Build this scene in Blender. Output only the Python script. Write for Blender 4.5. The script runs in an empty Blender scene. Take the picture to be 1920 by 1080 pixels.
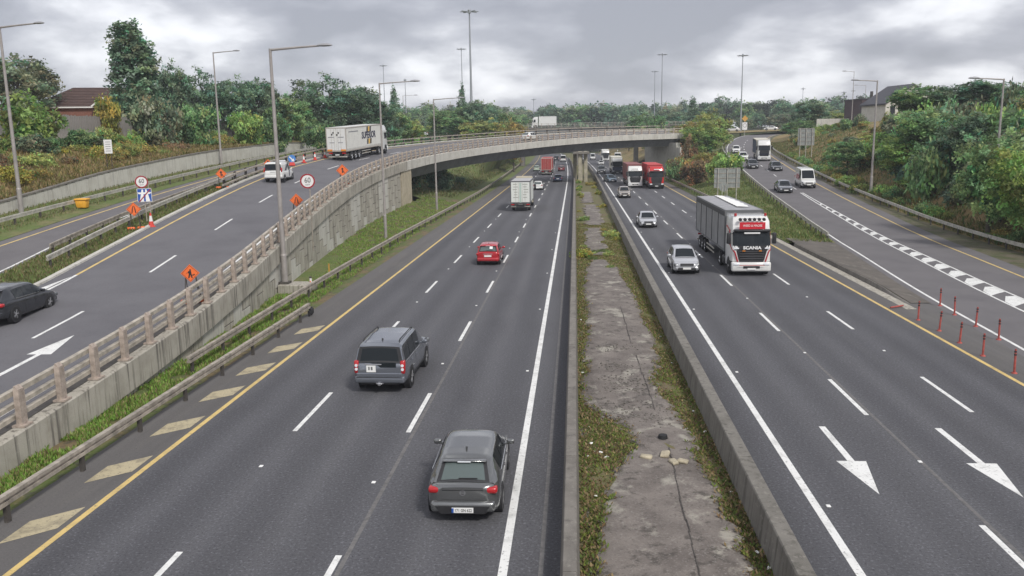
import bpy, bmesh, math, random
import numpy as np
from mathutils import Vector, Matrix
random.seed(7); rng = np.random.default_rng(7)
SC = bpy.context.scene; COL = SC.collection
R = math.radians

# ---------------------------------------------------------------- camera
cam_d = bpy.data.cameras.new('camera'); cam = bpy.data.objects.new('camera', cam_d); COL.objects.link(cam)
SC.camera = cam
cam_d.sensor_width = 36.0; cam_d.lens = 1570/1920*36.0; cam_d.clip_start = 0.3; cam_d.clip_end = 6000
def _cam_matrix(pitch, yaw, roll, H):
    cp, sp, cy, sy = math.cos(pitch), math.sin(pitch), math.cos(yaw), math.sin(yaw)
    f = Vector((-sy*cp, cy*cp, -sp)); r = Vector((cy, sy, 0)); d = f.cross(r)
    r2 = math.cos(roll)*r + math.sin(roll)*d; d2 = -math.sin(roll)*r + math.cos(roll)*d
    u = -d2; b = -f
    return Matrix(((r2.x, u.x, b.x, 0), (r2.y, u.y, b.y, 0), (r2.z, u.z, b.z, H), (0, 0, 0, 1)))
cam.matrix_world = _cam_matrix(R(10.25), R(4.4), R(0.9), 9.15)

# ---------------------------------------------------------------- world: overcast daylight
SUN_EL, SUN_AZ = 46.0, 145.0        # azimuth clockwise from +Y: high, behind the camera
W = bpy.data.worlds.new('World'); SC.world = W; W.use_nodes = True
nt = W.node_tree; N = nt.nodes; LK = nt.links; N.clear()
def wn(t, **k):
    n = N.new(t)
    for a, b in k.items(): setattr(n, a, b)
    return n
out = wn('ShaderNodeOutputWorld'); bg = wn('ShaderNodeBackground'); bg.inputs[1].default_value = 1.0
sky = wn('ShaderNodeTexSky', sky_type='NISHITA'); sky.sun_disc = False
sky.sun_elevation = R(SUN_EL); sky.sun_rotation = R(SUN_AZ)
skm = wn('ShaderNodeMixRGB', blend_type='MULTIPLY'); skm.inputs[0].default_value = 1; skm.inputs[2].default_value = (.1, .1, .1, 1)
LK.new(sky.outputs[0], skm.inputs[1])
tc = wn('ShaderNodeTexCoord'); sx = wn('ShaderNodeSeparateXYZ'); LK.new(tc.outputs['Generated'], sx.inputs[0])
def math_n(op, a, b=None):
    n = wn('ShaderNodeMath', operation=op)
    for i, v in enumerate((a, b)):
        if v is None: continue
        if isinstance(v, (int, float)): n.inputs[i].default_value = v
        else: LK.new(v, n.inputs[i])
    return n.outputs[0]
zz = math_n('ADD', math_n('MAXIMUM', sx.outputs[2], 0.0), 0.32)
cu = math_n('DIVIDE', sx.outputs[0], zz); cv = math_n('DIVIDE', sx.outputs[1], zz)
cx = wn('ShaderNodeCombineXYZ'); LK.new(cu, cx.inputs[0]); LK.new(cv, cx.inputs[1])
mp = wn('ShaderNodeMapping'); mp.inputs['Location'].default_value = (0.6, 5.2, 2.2); LK.new(cx.outputs[0], mp.inputs[0])
n1 = wn('ShaderNodeTexNoise'); n1.inputs['Scale'].default_value = 2.5; n1.inputs['Detail'].default_value = 9; n1.inputs['Roughness'].default_value = 0.5; n1.inputs['Distortion'].default_value = 0.1
n2 = wn('ShaderNodeTexNoise'); n2.inputs['Scale'].default_value = 1.0; n2.inputs['Detail'].default_value = 8; n2.inputs['Roughness'].default_value = 0.55; n2.inputs['Distortion'].default_value = 0.3
LK.new(mp.outputs[0], n1.inputs['Vector']); LK.new(mp.outputs[0], n2.inputs['Vector'])
csum = math_n('ADD', math_n('MULTIPLY', n1.outputs[0], 0.72), math_n('MULTIPLY', n2.outputs[0], 0.28))
cr = wn('ShaderNodeValToRGB'); LK.new(csum, cr.inputs[0])
el = cr.color_ramp.elements
el[0].position = 0.40; el[0].color = (.215, .218, .245, 1); el[1].position = 0.66; el[1].color = (.68, .68, .70, 1)
e = el.new(0.47); e.color = (.275, .277, .308, 1)
e = el.new(0.52); e.color = (.37, .372, .40, 1)
e = el.new(0.57); e.color = (.52, .522, .545, 1)
mx = wn('ShaderNodeMixRGB'); mx.inputs[0].default_value = 0.93
LK.new(skm.outputs[0], mx.inputs[1]); LK.new(cr.outputs[0], mx.inputs[2]); LK.new(mx.outputs[0], bg.inputs[0]); LK.new(bg.outputs[0], out.inputs[0])
# ---------------------------------------------------------------- sun (veiled by cloud)
sd = bpy.data.lights.new('sun', 'SUN'); sd.energy = 1.5; sd.angle = R(10); sd.color = (1, .965, .91)
sun = bpy.data.objects.new('sun', sd); COL.objects.link(sun)
_a, _e = R(SUN_AZ), R(SUN_EL)
_dir = Vector((math.sin(_a)*math.cos(_e), math.cos(_a)*math.cos(_e), math.sin(_e)))
sun.rotation_euler = _dir.to_track_quat('Z', 'Y').to_euler(); sun.location = (0, -40, 90)
vs = SC.view_settings; vs.view_transform = 'Standard'; vs.look = 'None'; vs.gamma = 1; vs.exposure = 0.92; vs.use_curve_mapping = False

# ---------------------------------------------------------------- materials
MATS = {}
def srgb(h):
    c = [int(h[i:i+2], 16)/255 for i in (0, 2, 4)]
    return tuple(x/12.92 if x <= .04045 else ((x+.055)/1.055)**2.4 for x in c)
def mat(name, col=(.5, .5, .5), rough=.6, metal=0., spec=.5, var=0., scale=4., col2=None, bump=0., bscale=None, coat=0., emit=None, coord='Object', detail=6, stretch=None, lo=.35, hi=.65, objcol=False, trans=0.):
    if name in MATS: return MATS[name]
    m = bpy.data.materials.new(name); m.use_nodes = True; t = m.node_tree; n = t.nodes; l = t.links
    b = n['Principled BSDF']; b.inputs['Roughness'].default_value = rough; b.inputs['Metallic'].default_value = metal
    b.inputs['Specular IOR Level'].default_value = spec
    if coat: b.inputs['Coat Weight'].default_value = coat; b.inputs['Coat Roughness'].default_value = .08
    c1 = tuple(col)[:3]
    b.inputs['Base Color'].default_value = (*c1, 1)
    cs = None
    if var or col2 or bump:
        tx = n.new('ShaderNodeTexCoord'); src = tx.outputs[coord]
        if coord == 'World': pass
        if stretch:
            mpn = n.new('ShaderNodeMapping'); mpn.inputs['Scale'].default_value = stretch; l.new(src, mpn.inputs[0]); src = mpn.outputs[0]
        nz = n.new('ShaderNodeTexNoise'); nz.inputs['Scale'].default_value = scale; nz.inputs['Detail'].default_value = detail; nz.inputs['Roughness'].default_value = .6
        l.new(src, nz.inputs['Vector'])
        if var or col2:
            rp = n.new('ShaderNodeValToRGB'); l.new(nz.outputs[0], rp.inputs[0])
            c2 = col2 if col2 else tuple(min(1, x*(1+var)) for x in c1)
            ca = c1 if col2 else tuple(x*(1-var) for x in c1)
            rp.color_ramp.elements[0].position = lo; rp.color_ramp.elements[0].color = (*ca, 1)
            rp.color_ramp.elements[1].position = hi; rp.color_ramp.elements[1].color = (*c2, 1)
            cs = rp.outputs[0]
        if bump:
            nb = nz
            if bscale:
                nb = n.new('ShaderNodeTexNoise'); nb.inputs['Scale'].default_value = bscale; nb.inputs['Detail'].default_value = 5; l.new(src, nb.inputs['Vector'])
            bp = n.new('ShaderNodeBump'); bp.inputs['Strength'].default_value = bump; bp.inputs['Distance'].default_value = .05
            l.new(nb.outputs[0], bp.inputs['Height']); l.new(bp.outputs[0], b.inputs['Normal'])
    if objcol:
        oi = n.new('ShaderNodeObjectInfo'); mm = n.new('ShaderNodeMixRGB'); mm.blend_type = 'MULTIPLY'; mm.inputs[0].default_value = 1
        l.new(oi.outputs['Color'], mm.inputs[1])
        if cs is not None: l.new(cs, mm.inputs[2])
        else: mm.inputs[2].default_value = (*c1, 1)
        cs = mm.outputs[0]
    if cs is not None: l.new(cs, b.inputs['Base Color'])
    if trans:
        tr = n.new('ShaderNodeBsdfTranslucent'); ms = n.new('ShaderNodeMixShader'); ms.inputs[0].default_value = trans
        if cs is not None: l.new(cs, tr.inputs[0])
        else: tr.inputs[0].default_value = (*c1, 1)
        l.new(b.outputs[0], ms.inputs[1]); l.new(tr.outputs[0], ms.inputs[2]); l.new(ms.outputs[0], n['Material Output'].inputs[0])
    if emit: b.inputs['Emission Color'].default_value = (*emit[:3], 1); b.inputs['Emission Strength'].default_value = emit[3]
    MATS[name] = m
    return m

def surface_mat(name, layers, rough=.85, bump=.25, bscale=40, spec=.3):
    """layers: list of (colour, scale, stretch, lo, hi, strength, blend) laid one over another in world metres"""
    m = bpy.data.materials.new(name); m.use_nodes = True; t = m.node_tree; n = t.nodes; l = t.links
    b = n['Principled BSDF']; b.inputs['Roughness'].default_value = rough; b.inputs['Specular IOR Level'].default_value = spec
    tx = n.new('ShaderNodeTexCoord'); cur = None
    for i, (c, sc, st, lo, hi, k) in enumerate(layers):
        if i == 0:
            rgb = n.new('ShaderNodeRGB'); rgb.outputs[0].default_value = (*c, 1); cur = rgb.outputs[0]; continue
        mp_ = n.new('ShaderNodeMapping'); mp_.inputs['Scale'].default_value = st; mp_.inputs['Location'].default_value = (i*3.7, i*1.3, 0); l.new(tx.outputs['Object'], mp_.inputs[0])
        nz = n.new('ShaderNodeTexNoise'); nz.inputs['Scale'].default_value = sc; nz.inputs['Detail'].default_value = 7; nz.inputs['Roughness'].default_value = .62; l.new(mp_.outputs[0], nz.inputs['Vector'])
        mr = n.new('ShaderNodeMapRange'); mr.inputs[1].default_value = lo; mr.inputs[2].default_value = hi; mr.inputs[4].default_value = k; l.new(nz.outputs[0], mr.inputs[0])
        mxx = n.new('ShaderNodeMixRGB'); l.new(mr.outputs[0], mxx.inputs[0]); l.new(cur, mxx.inputs[1]); mxx.inputs[2].default_value = (*c, 1); cur = mxx.outputs[0]
    l.new(cur, b.inputs['Base Color'])
    if bump:
        nb = n.new('ShaderNodeTexNoise'); nb.inputs['Scale'].default_value = bscale; nb.inputs['Detail'].default_value = 4; l.new(tx.outputs['Object'], nb.inputs['Vector'])
        bp = n.new('ShaderNodeBump'); bp.inputs['Strength'].default_value = bump; bp.inputs['Distance'].default_value = .03
        l.new(nb.outputs[0], bp.inputs['Height']); l.new(bp.outputs[0], b.inputs['Normal'])
    MATS[name] = m; return m
ONE = (1, 1, 1); ALONG = (1.2, .03, 1)
MAIN_L = [((.106, .106, .114), 1, ONE, 0, 1, 1), ((.082, .082, .092), .5, ALONG, .42, .7, .75), ((.125, .124, .130), .9, (1., .02, 1), .5, .72, .5), ((.075, .074, .08), .35, (1., .35, 1), .5, .68, .5), ((.21, .21, .23), 13, ONE, .53, .70, .8), ((.03, .03, .036), 16, ONE, .53, .68, .75), ((.36, .36, .36), 42, ONE, .68, .76, .6)]
def tracks(m, x0, lane, k=.30):
    """darkened wheel paths and a paler strip along each lane edge"""
    t = m.node_tree; n = t.nodes; l = t.links; b = n['Principled BSDF']; src = b.inputs['Base Color'].links[0].from_socket
    tx = n.new('ShaderNodeTexCoord'); sp_ = n.new('ShaderNodeSeparateXYZ'); l.new(tx.outputs['Object'], sp_.inputs[0])
    def M(op, a, b2):
        q = n.new('ShaderNodeMath'); q.operation = op
        for i_, v in enumerate((a, b2)):
            if isinstance(v, (int, float)): q.inputs[i_].default_value = v
            elif v is not None: l.new(v, q.inputs[i_])
        return q.outputs[0]
    nz = n.new('ShaderNodeTexNoise'); nz.inputs['Scale'].default_value = .12; nz.inputs['Detail'].default_value = 3; mp_ = n.new('ShaderNodeMapping'); mp_.inputs['Scale'].default_value = (.6, .25, 1); l.new(tx.outputs['Object'], mp_.inputs[0]); l.new(mp_.outputs[0], nz.inputs['Vector'])
    xx = M('ADD', M('SUBTRACT', sp_.outputs[0], x0), M('MULTIPLY', M('SUBTRACT', nz.outputs[0], .5), .7))
    w = M('MULTIPLY', M('SUBTRACT', 0.5, M('MULTIPLY', M('COSINE', M('MULTIPLY', xx, 4*math.pi/lane), None), .5)), M('ADD', M('MULTIPLY', nz.outputs[0], 1.2), .1))
    mx_ = n.new('ShaderNodeMixRGB'); mx_.blend_type = 'MULTIPLY'; l.new(M('MULTIPLY', w, k), mx_.inputs[0]); l.new(src, mx_.inputs[1]); mx_.inputs[2].default_value = (.45, .45, .47, 1); l.new(mx_.outputs[0], b.inputs['Base Color']); return m
A_MAIN = tracks(surface_mat('asphalt_main_left', MAIN_L, rough=.8, bump=.4, bscale=60), -12.35, 3.62, .5)
A_MAINR = tracks(surface_mat('asphalt_main_right', MAIN_L, rough=.8, bump=.4, bscale=60), 5.95, 3.5, .5)
A_PATCH = surface_mat('asphalt_patch', [((.07, .07, .076), 1, ONE, 0, 1, 1), ((.14, .14, .15), 14, ONE, .55, .7, .6), ((.03, .03, .034), 17, ONE, .55, .7, .6)], rough=.85, bump=.3, bscale=60)
A_SHOULDER = surface_mat('asphalt_shoulder', [((.13, .124, .122), 1, ONE, 0, 1, 1), ((.09, .085, .083), .6, ALONG, .4, .7, .8), ((.16, .15, .135), 1.4, (1, .15, 1), .5, .75, .6), ((.05, .05, .05), 16, ONE, .55, .7, .6), ((.2, .19, .18), 15, ONE, .58, .7, .5)], bump=.3)
A_RAMP = surface_mat('asphalt_ramp', [((.145, .142, .152), 1, ONE, 0, 1, 1), ((.108, .105, .115), .4, ONE, .42, .7, .7), ((.15, .148, .16), 14, ONE, .56, .7, .6), ((.045, .045, .05), 17, ONE, .55, .7, .6)], rough=.85, bump=.3, bscale=60)
A_SLIP = surface_mat('asphalt_slip', [((.15, .142, .147), 1, ONE, 0, 1, 1), ((.11, .104, .11), .4, ONE, .42, .7, .7), ((.15, .145, .15), 14, ONE, .56, .7, .5)], rough=.85, bump=.3, bscale=60)
CONC = surface_mat('concrete_weathered', [((.42, .395, .34), 1, ONE, 0, 1, 1), ((.27, .25, .21), .9, ONE, .42, .7, .8), ((.10, .09, .08), 2.6, (2.2, 2.2, .10), .50, .66, .85), ((.46, .44, .39), 5, ONE, .58, .75, .5)], rough=.9, bump=.3, bscale=25)
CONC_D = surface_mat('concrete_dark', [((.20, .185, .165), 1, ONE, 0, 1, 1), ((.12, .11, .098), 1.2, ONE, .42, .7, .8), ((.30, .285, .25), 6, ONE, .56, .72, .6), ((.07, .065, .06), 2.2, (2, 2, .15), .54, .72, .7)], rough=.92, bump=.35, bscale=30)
CONC_B = surface_mat('concrete_barrier', [((.20, .188, .168), 1, ONE, 0, 1, 1), ((.135, .127, .112), .8, ONE, .42, .68, .8), ((.08, .075, .065), 2.4, (2.2, 2.2, .10), .50, .66, .7), ((.30, .28, .25), 7, ONE, .57, .7, .6)], rough=.9, bump=.35, bscale=25)
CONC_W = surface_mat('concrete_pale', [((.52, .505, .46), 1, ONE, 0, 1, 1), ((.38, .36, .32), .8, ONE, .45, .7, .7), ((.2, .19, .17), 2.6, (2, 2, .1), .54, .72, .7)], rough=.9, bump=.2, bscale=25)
CONC_M = surface_mat('concrete_median', [((.20, .176, .158), 1, ONE, 0, 1, 1), ((.125, .108, .098), .8, ONE, .42, .62, .9), ((.36, .34, .29), .9, (1, .8, 1), .55, .63, .8), ((.07, .062, .055), 2.6, ONE, .55, .64, .8), ((.30, .28, .26), 16, ONE, .55, .68, .6), ((.06, .055, .05), 19, ONE, .56, .68, .6)], rough=.92, bump=.5, bscale=9)
SOIL = surface_mat('verge_soil', [((.15, .12, .075), 1, ONE, 0, 1, 1), ((.11, .13, .035), 1.1, ONE, .40, .6, .9), ((.17, .13, .075), 3.5, ONE, .54, .68, .75), ((.04, .045, .018), 7, ONE, .55, .7, .7)], rough=.95, bump=.8, bscale=6)
GRASSG = surface_mat('grass_ground', [((.11, .15, .042), 1, ONE, 0, 1, 1), ((.19, .165, .08), .5, ONE, .45, .66, .85), ((.07, .10, .028), 2.5, ONE, .5, .68, .8), ((.24, .19, .12), 6, ONE, .56, .7, .5)], rough=.95, bump=.8, bscale=5)
DRYG = surface_mat('dry_bank', [((.25, .18, .085), 1, ONE, 0, 1, 1), ((.14, .145, .045), .35, ONE, .45, .62, .9), ((.31, .23, .12), 1.6, ONE, .52, .7, .75), ((.10, .08, .035), 3.2, ONE, .54, .7, .8)], rough=.95, bump=.9, bscale=3)
FARG = surface_mat('far_ground', [((.05, .065, .024), 1, ONE, 0, 1, 1), ((.09, .085, .04), .06, ONE, .45, .65, .8)], rough=.95, bump=0)
WHITE = surface_mat('road_paint_white', [((.74, .74, .72), 1, ONE, 0, 1, 1), ((.52, .52, .50), 1.6, ONE, .48, .66, .8), ((.22, .22, .22), 11, ONE, .57, .66, .75)], rough=.65, bump=.1)
YELLOW = surface_mat('road_paint_yellow', [((.64, .47, .18), 1, ONE, 0, 1, 1), ((.42, .32, .15), 1.6, ONE, .48, .66, .8), ((.2, .18, .13), 11, ONE, .57, .66, .7)], rough=.65, bump=.1)
YHATCH = surface_mat('road_paint_hatch', [((.44, .38, .25), 1, ONE, 0, 1, 1), ((.24, .21, .15), 1.8, ONE, .48, .66, .85), ((.13, .12, .10), 11, ONE, .56, .66, .8)], rough=.7, bump=.1)
TAR = mat('tar_seam', (.135, .13, .128), .8, var=.25, scale=6)
GALV = mat('galvanised', (.50, .48, .43), .55, metal=.35, var=.25, scale=3)
GALV_D = mat('galvanised_weathered', (.33, .295, .25), .7, metal=.1, var=.35, scale=3)
POSTM = mat('post_beige', (.36, .30, .255), .75, var=.3, scale=5)
RAILM = mat('rail_alloy', (.40, .36, .30), .65, metal=.1, var=.3, scale=3)
DARKST = mat('steel_dark', (.07, .062, .055), .75, var=.35, scale=4)
POLE = mat('lamp_pole', (.33, .305, .29), .6, metal=.2, var=.15, scale=1.5)
POLEF = mat('mast_pole', (.30, .32, .34), .6, metal=.2)
BLACK = mat('black_rubber', (.015, .015, .016), .75)
BLACKP = mat('black_plastic', (.022, .022, .024), .5)
GLASS = mat('window_glass', (.016, .02, .023), .08, spec=.3)
LENS = mat('lamp_housing', (.09, .095, .10), .12, coat=.6)
GLASS_P = mat('window_glass_pale', (.10, .125, .122), .12, spec=.5)  # base colour lightened to stand in for sky and interior seen in the glass
CHROME = mat('bright_metal', (.62, .62, .63), .25, metal=.85)
RIM = mat('alloy_rim', (.45, .45, .46), .35, metal=.6)
RED_L = mat('red_lamp', (.42, .012, .016), .2, coat=.5)
CLEAR_L = mat('clear_lamp', (.75, .77, .80), .12, coat=.6)
AMBER = mat('amber_lamp', (.7, .25, .03), .3)
PLATE_W = mat('plate_white', (.78, .78, .76), .5)
INK = mat('print_black', (.02, .02, .022), .6)
INK_W = mat('print_white', (.80, .80, .79), .6)
ORANGE = mat('sign_orange', (.80, .16, .035), .5, var=.06, scale=2)
RED = mat('red_plastic', (.60, .055, .04), .55, var=.12, scale=6)
SIGN_W = mat('sign_white', (.72, .71, .70), .5)
SIGN_R = mat('sign_red', (.30, .02, .03), .5)
BLUE = mat('sign_blue', (.02, .085, .36), .5)
SIGNBACK = mat('sign_back_grey', (.27, .285, .275), .65, metal=.25, var=.15, scale=2)

# ---------------------------------------------------------------- mesh helpers
class MB:
    def __init__(s): s.v = []; s.f = []
    def add(s, vs, fs):
        o = len(s.v); s.v += [tuple(p) for p in vs]; s.f += [tuple(i+o for i in f) for f in fs]; return s
    def box(s, c, d, rz=0., M=None):
        hx, hy, hz = d[0]/2, d[1]/2, d[2]/2
        P = [(-hx,-hy,-hz),(hx,-hy,-hz),(hx,hy,-hz),(-hx,hy,-hz),(-hx,-hy,hz),(hx,-hy,hz),(hx,hy,hz),(-hx,hy,hz)]
        ca, sa = math.cos(rz), math.sin(rz)
        if M is not None: P = [tuple(M @ Vector(p)) for p in P]
        else: P = [(x*ca-y*sa+c[0], x*sa+y*ca+c[1], z+c[2]) for x, y, z in P]
        return s.add(P, [(0,3,2,1),(4,5,6,7),(0,1,5,4),(1,2,6,5),(2,3,7,6),(3,0,4,7)])
    def rbox(s, c, d, r=.03, seg=2, taper=None):
        bm = bmesh.new(); bmesh.ops.create_cube(bm, size=1)
        for v in bm.verts:
            v.co = Vector((v.co.x*d[0], v.co.y*d[1], v.co.z*d[2]))
            if taper:
                k = (v.co.z/d[2]+.5); v.co.x *= 1+(taper[0]-1)*k; v.co.y = v.co.y*(1+(taper[1]-1)*k) + (taper[2]*k if len(taper) > 2 else 0)
        bmesh.ops.bevel(bm, geom=list(bm.edges), offset=r, segments=seg, profile=.5, affect='EDGES')
        bm.verts.index_update()
        s.add([(v.co.x+c[0], v.co.y+c[1], v.co.z+c[2]) for v in bm.verts], [[v.index for v in f.verts] for f in bm.faces]); bm.free(); return s
    def prism(s, poly, axis, a, b):
        """polygon in two axes extruded along the third (axis 0,1,2) from a to b"""
        def P(p, t):
            q = list(p); q.insert(axis, t); return q
        n = len(poly)
        vs_ = [P(p, a) for p in poly] + [P(p, b) for p in poly]
        return s.add(vs_, [tuple(range(n))[::-1], tuple(range(n, 2*n))] + [(i, (i+1) % n, (i+1) % n+n, i+n) for i in range(n)])
    def cyl(s, a, b, r0, r1=None, n=12, caps=True):
        a, b = Vector(a), Vector(b); r1 = r0 if r1 is None else r1
        d = (b-a).normalized(); u = d.orthogonal().normalized(); w = d.cross(u)
        V = []
        for p, r in ((a, r0), (b, r1)):
            for i in range(n):
                t = 2*math.pi*i/n; V.append(p+(u*math.cos(t)+w*math.sin(t))*r)
        F = [(i, (i+1) % n, (i+1) % n+n, i+n) for i in range(n)]
        if caps: F += [tuple(range(n))[::-1], tuple(range(n, 2*n))]
        return s.add(V, F)
    def tube(s, pts, r, n=8):
        for i in range(len(pts)-1):
            rr = r if not isinstance(r, (list, tuple)) else (r[i], r[i+1])
            if isinstance(rr, tuple): s.cyl(pts[i], pts[i+1], rr[0], rr[1], n)
            else: s.cyl(pts[i], pts[i+1], rr, rr, n)
        return s
    def lathe_x(s, prof, cx, cy, cz, n=20):
        """profile of (x, radius) turned about an axis parallel to X"""
        V = []; m = len(prof)
        for x, r in prof:
            for i in range(n):
                t = 2*math.pi*i/n; V.append((cx+x, cy+r*math.cos(t), cz+r*math.sin(t)))
        F = [(j*n+i, j*n+(i+1) % n, (j+1)*n+(i+1) % n, (j+1)*n+i) for j in range(m-1) for i in range(n)]
        return s.add(V, F)
    def loft(s, rings, closed=True, caps=True):
        m = len(rings[0]); V = [p for r in rings for p in r]; F = []
        for j in range(len(rings)-1):
            for i in range(m if closed else m-1):
                F.append((j*m+i, j*m+(i+1) % m, (j+1)*m+(i+1) % m, (j+1)*m+i))
        if caps: F += [tuple(range(m))[::-1], tuple(range((len(rings)-1)*m, len(rings)*m))]
        return s.add(V, F)
    def grid(s, rows):
        m = len(rows[0]); V = [p for r in rows for p in r]
        return s.add(V, [(j*m+i, j*m+i+1, (j+1)*m+i+1, (j+1)*m+i) for j in range(len(rows)-1) for i in range(m-1)])
    def mesh(s, name, m, smooth=None):
        me = bpy.data.meshes.new(name); me.from_pydata(s.v, [], s.f); me.materials.append(m)
        if smooth is not None:
            me.shade_smooth(); me.set_sharp_from_angle(angle=R(smooth))
        me.update(); return me
    def build(s, name, m, parent=None, smooth=None, **k): return obj(name, s.mesh(name, m, smooth), parent, **k)
def obj(name, me, parent=None, loc=None, rz=None):
    o = bpy.data.objects.new(name, me); COL.objects.link(o)
    if parent is not None: o.parent = parent
    if loc is not None: o.location = loc
    if rz is not None: o.rotation_euler = (0, 0, rz)
    return o
def tag(o, label, cat, group=None):
    o['label'] = label; o['category'] = cat
    if group: o['group'] = group
    return o
def empty(name, label, cat, loc=(0, 0, 0), rz=0., group=None):
    o = bpy.data.objects.new(name, None); COL.objects.link(o); o.location = loc; o.rotation_euler = (0, 0, rz); o.empty_display_size = .3
    return tag(o, label, cat, group)
def struct(o): o['kind'] = 'structure'; return o
def stuff(o): o['kind'] = 'stuff'; return o
def copy_tree(o, parent=None):
    c = o.copy(); COL.objects.link(c)
    if parent is not None: c.parent = parent
    for ch in o.children: copy_tree(ch, c)
    return c
def text_mesh(txt, size, m, align='CENTER', sx=1.0, name='lettering', ext=0.0, off=0.0):
    cu_ = bpy.data.curves.new('txt', 'FONT'); cu_.body = txt; cu_.size = size; cu_.align_x = align; cu_.align_y = 'CENTER'; cu_.extrude = ext; cu_.offset = off; cu_.resolution_u = 3
    to = bpy.data.objects.new('txt', cu_); COL.objects.link(to)
    bpy.context.view_layer.update()
    me = bpy.data.meshes.new_from_object(to.evaluated_get(bpy.context.evaluated_depsgraph_get())); me.name = name
    bpy.data.objects.remove(to); bpy.data.curves.remove(cu_)
    me.transform(Matrix.Diagonal((sx, 1, 1, 1)))
    me.materials.clear(); me.materials.append(m); return me
FACE = {'rear': Matrix(((1,0,0,0),(0,0,-1,0),(0,1,0,0),(0,0,0,1))), 'front': Matrix(((-1,0,0,0),(0,0,1,0),(0,1,0,0),(0,0,0,1))),
        'right': Matrix(((0,0,1,0),(1,0,0,0),(0,1,0,0),(0,0,0,1))), 'left': Matrix(((0,0,-1,0),(-1,0,0,0),(0,1,0,0),(0,0,0,1)))}
def put_text(txt, size, m, face, loc, parent, sx=1.0, bold=0.0, name='lettering', off=0.0):
    me = text_mesh(txt, size, m, sx=sx, name=name, ext=bold, off=off); me.transform(FACE[face])
    return obj(name, me, parent, loc=loc)
def catmull(C, n=12):
    C = [tuple(c) for c in C]; C = np.array(C, float); Q = np.vstack([2*C[0]-C[1], C, 2*C[-1]-C[-2]]); o = []
    for i in range(1, len(Q)-2):
        a, b, c, d = Q[i-1:i+3]
        for t in np.linspace(0, 1, n, endpoint=False): o.append(.5*(2*b+(c-a)*t+(2*a-5*b+4*c-d)*t*t+(3*b-a-3*c+d)*t**3))
    o.append(C[-1]); return np.array(o)
class Path:
    """plan curve with heights; pt(s, d, dz): s metres along, d metres to the left"""
    def __init__(s, xy, z=None, n=12):
        s.P = catmull(xy, n); s.S = np.r_[0, np.cumsum(np.linalg.norm(np.diff(s.P[:, :2], axis=0), axis=1))]
        T = np.gradient(s.P[:, :2], axis=0); s.T = T/np.linalg.norm(T, axis=1)[:, None]; s.L = s.S[-1]
        s.Z = z(s.P) if z is not None else (s.P[:, 2] if s.P.shape[1] > 2 else np.zeros(len(s.P)))
    def tan(s, t):
        x = np.interp(t, s.S, s.T[:, 0]); y = np.interp(t, s.S, s.T[:, 1]); k = math.hypot(x, y); return x/k, y/k
    def head(s, t): x, y = s.tan(t); return math.atan2(-x, y)
    def z(s, t): return float(np.interp(t, s.S, s.Z))
    def pt(s, t, d=0., dz=0.):
        x = np.interp(t, s.S, s.P[:, 0]); y = np.interp(t, s.S, s.P[:, 1]); tx, ty = s.tan(t)
        return (float(x-ty*d), float(y+tx*d), s.z(t)+dz)
def ribbon(name, m, fn, ts, ds, parent=None, smooth=True):
    """sheet through fn(t, d) for every t in ts (along) and d in ds (across, right to left)"""
    b = MB(); b.grid([[fn(t, d) for d in ds] for t in ts]); return b.build(name, m, parent, smooth=60 if smooth else None)
def box_beam(b, pts, w, h):
    rings = []
    for i, p in enumerate(pts):
        q0 = Vector(pts[max(0, i-1)]); q1 = Vector(pts[min(len(pts)-1, i+1)]); t = (q1-q0); n = Vector((-t.y, t.x, 0)).normalized(); p = Vector(p); up = Vector((0, 0, 1))
        rings.append([p+n*w/2-up*h/2, p-n*w/2-up*h/2, p-n*w/2+up*h/2, p+n*w/2+up*h/2])
    b.loft(rings)

# ================================================================ THE SETTING
def RX(x, y): return x - (.7*((y-150)/100)**2 if y > 150 else 0)
def main(x, z=0.): return lambda y, d: (RX(x+d, y), y, z)
YS = [-12]+list(range(-8, 160, 8))+list(range(160, 480, 10))
ground = struct(MB().grid([[(-1200, -200, -1.2), (1200, -200, -1.2)], [(-1200, 1700, -1.2), (1200, 1700, -1.2)]]).build('ground', FARG))
corridor = struct(ribbon('verge_base', GRASSG, lambda y, d: (RX(d, y), y, -.08), YS, [-30, -14.25, 0, 17.9]))
road_l = struct(ribbon('motorway_carriageway_left', A_MAIN, lambda y, d: (RX(d, y), y, 0), YS, [-12.35, -8.9, -5.25, -.3][::-1]))
road_r = struct(ribbon('motorway_carriageway_right', A_MAINR, lambda y, d: (RX(d, y), y, 0), YS, [16.3, 13, 9.5, 4.7]))
sh_l = struct(ribbon('hard_shoulder_left', A_SHOULDER, lambda y, d: (RX(d, y), y, 0), YS, [-12.352, -13.0, -14.3]))
sh_r = struct(ribbon('hard_shoulder_right', A_SHOULDER, lambda y, d: (RX(d, y), y, 0), YS, [17.75, 17.0, 16.302]))
def line(parent, x, y0, y1, w, m=WHITE, z=.006, name='edge_line'):
    ys = [y for y in np.arange(y0, y1, 6)]+[y1]
    return ribbon(name, m, lambda y, d: (RX(x+d, y), y, z), ys, [w/2, -w/2], parent)
line(road_l, -12.25, -10, 470, .17, YELLOW); line(road_r, 16.2, -10, 470, .17, YELLOW)
line(road_l, -1.56, -10, 470, .20); line(road_r, 5.95, -10, 470, .20)
line(road_l, -5.10, -10, 300, .11, TAR, .004, 'tar_seam'); line(road_r, 9.66, -10, 300, .11, TAR, .004, 'tar_seam')
line(road_l, -.75, -10, 300, .10, TAR, .004, 'tar_seam')
_dm = MB(); _dm.grid([[(-.075, 0, 0), (.075, 0, 0)], [(-.075, 4.1, 0), (.075, 4.1, 0)]]); DASH = _dm.mesh('lane_dash', WHITE)
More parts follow.
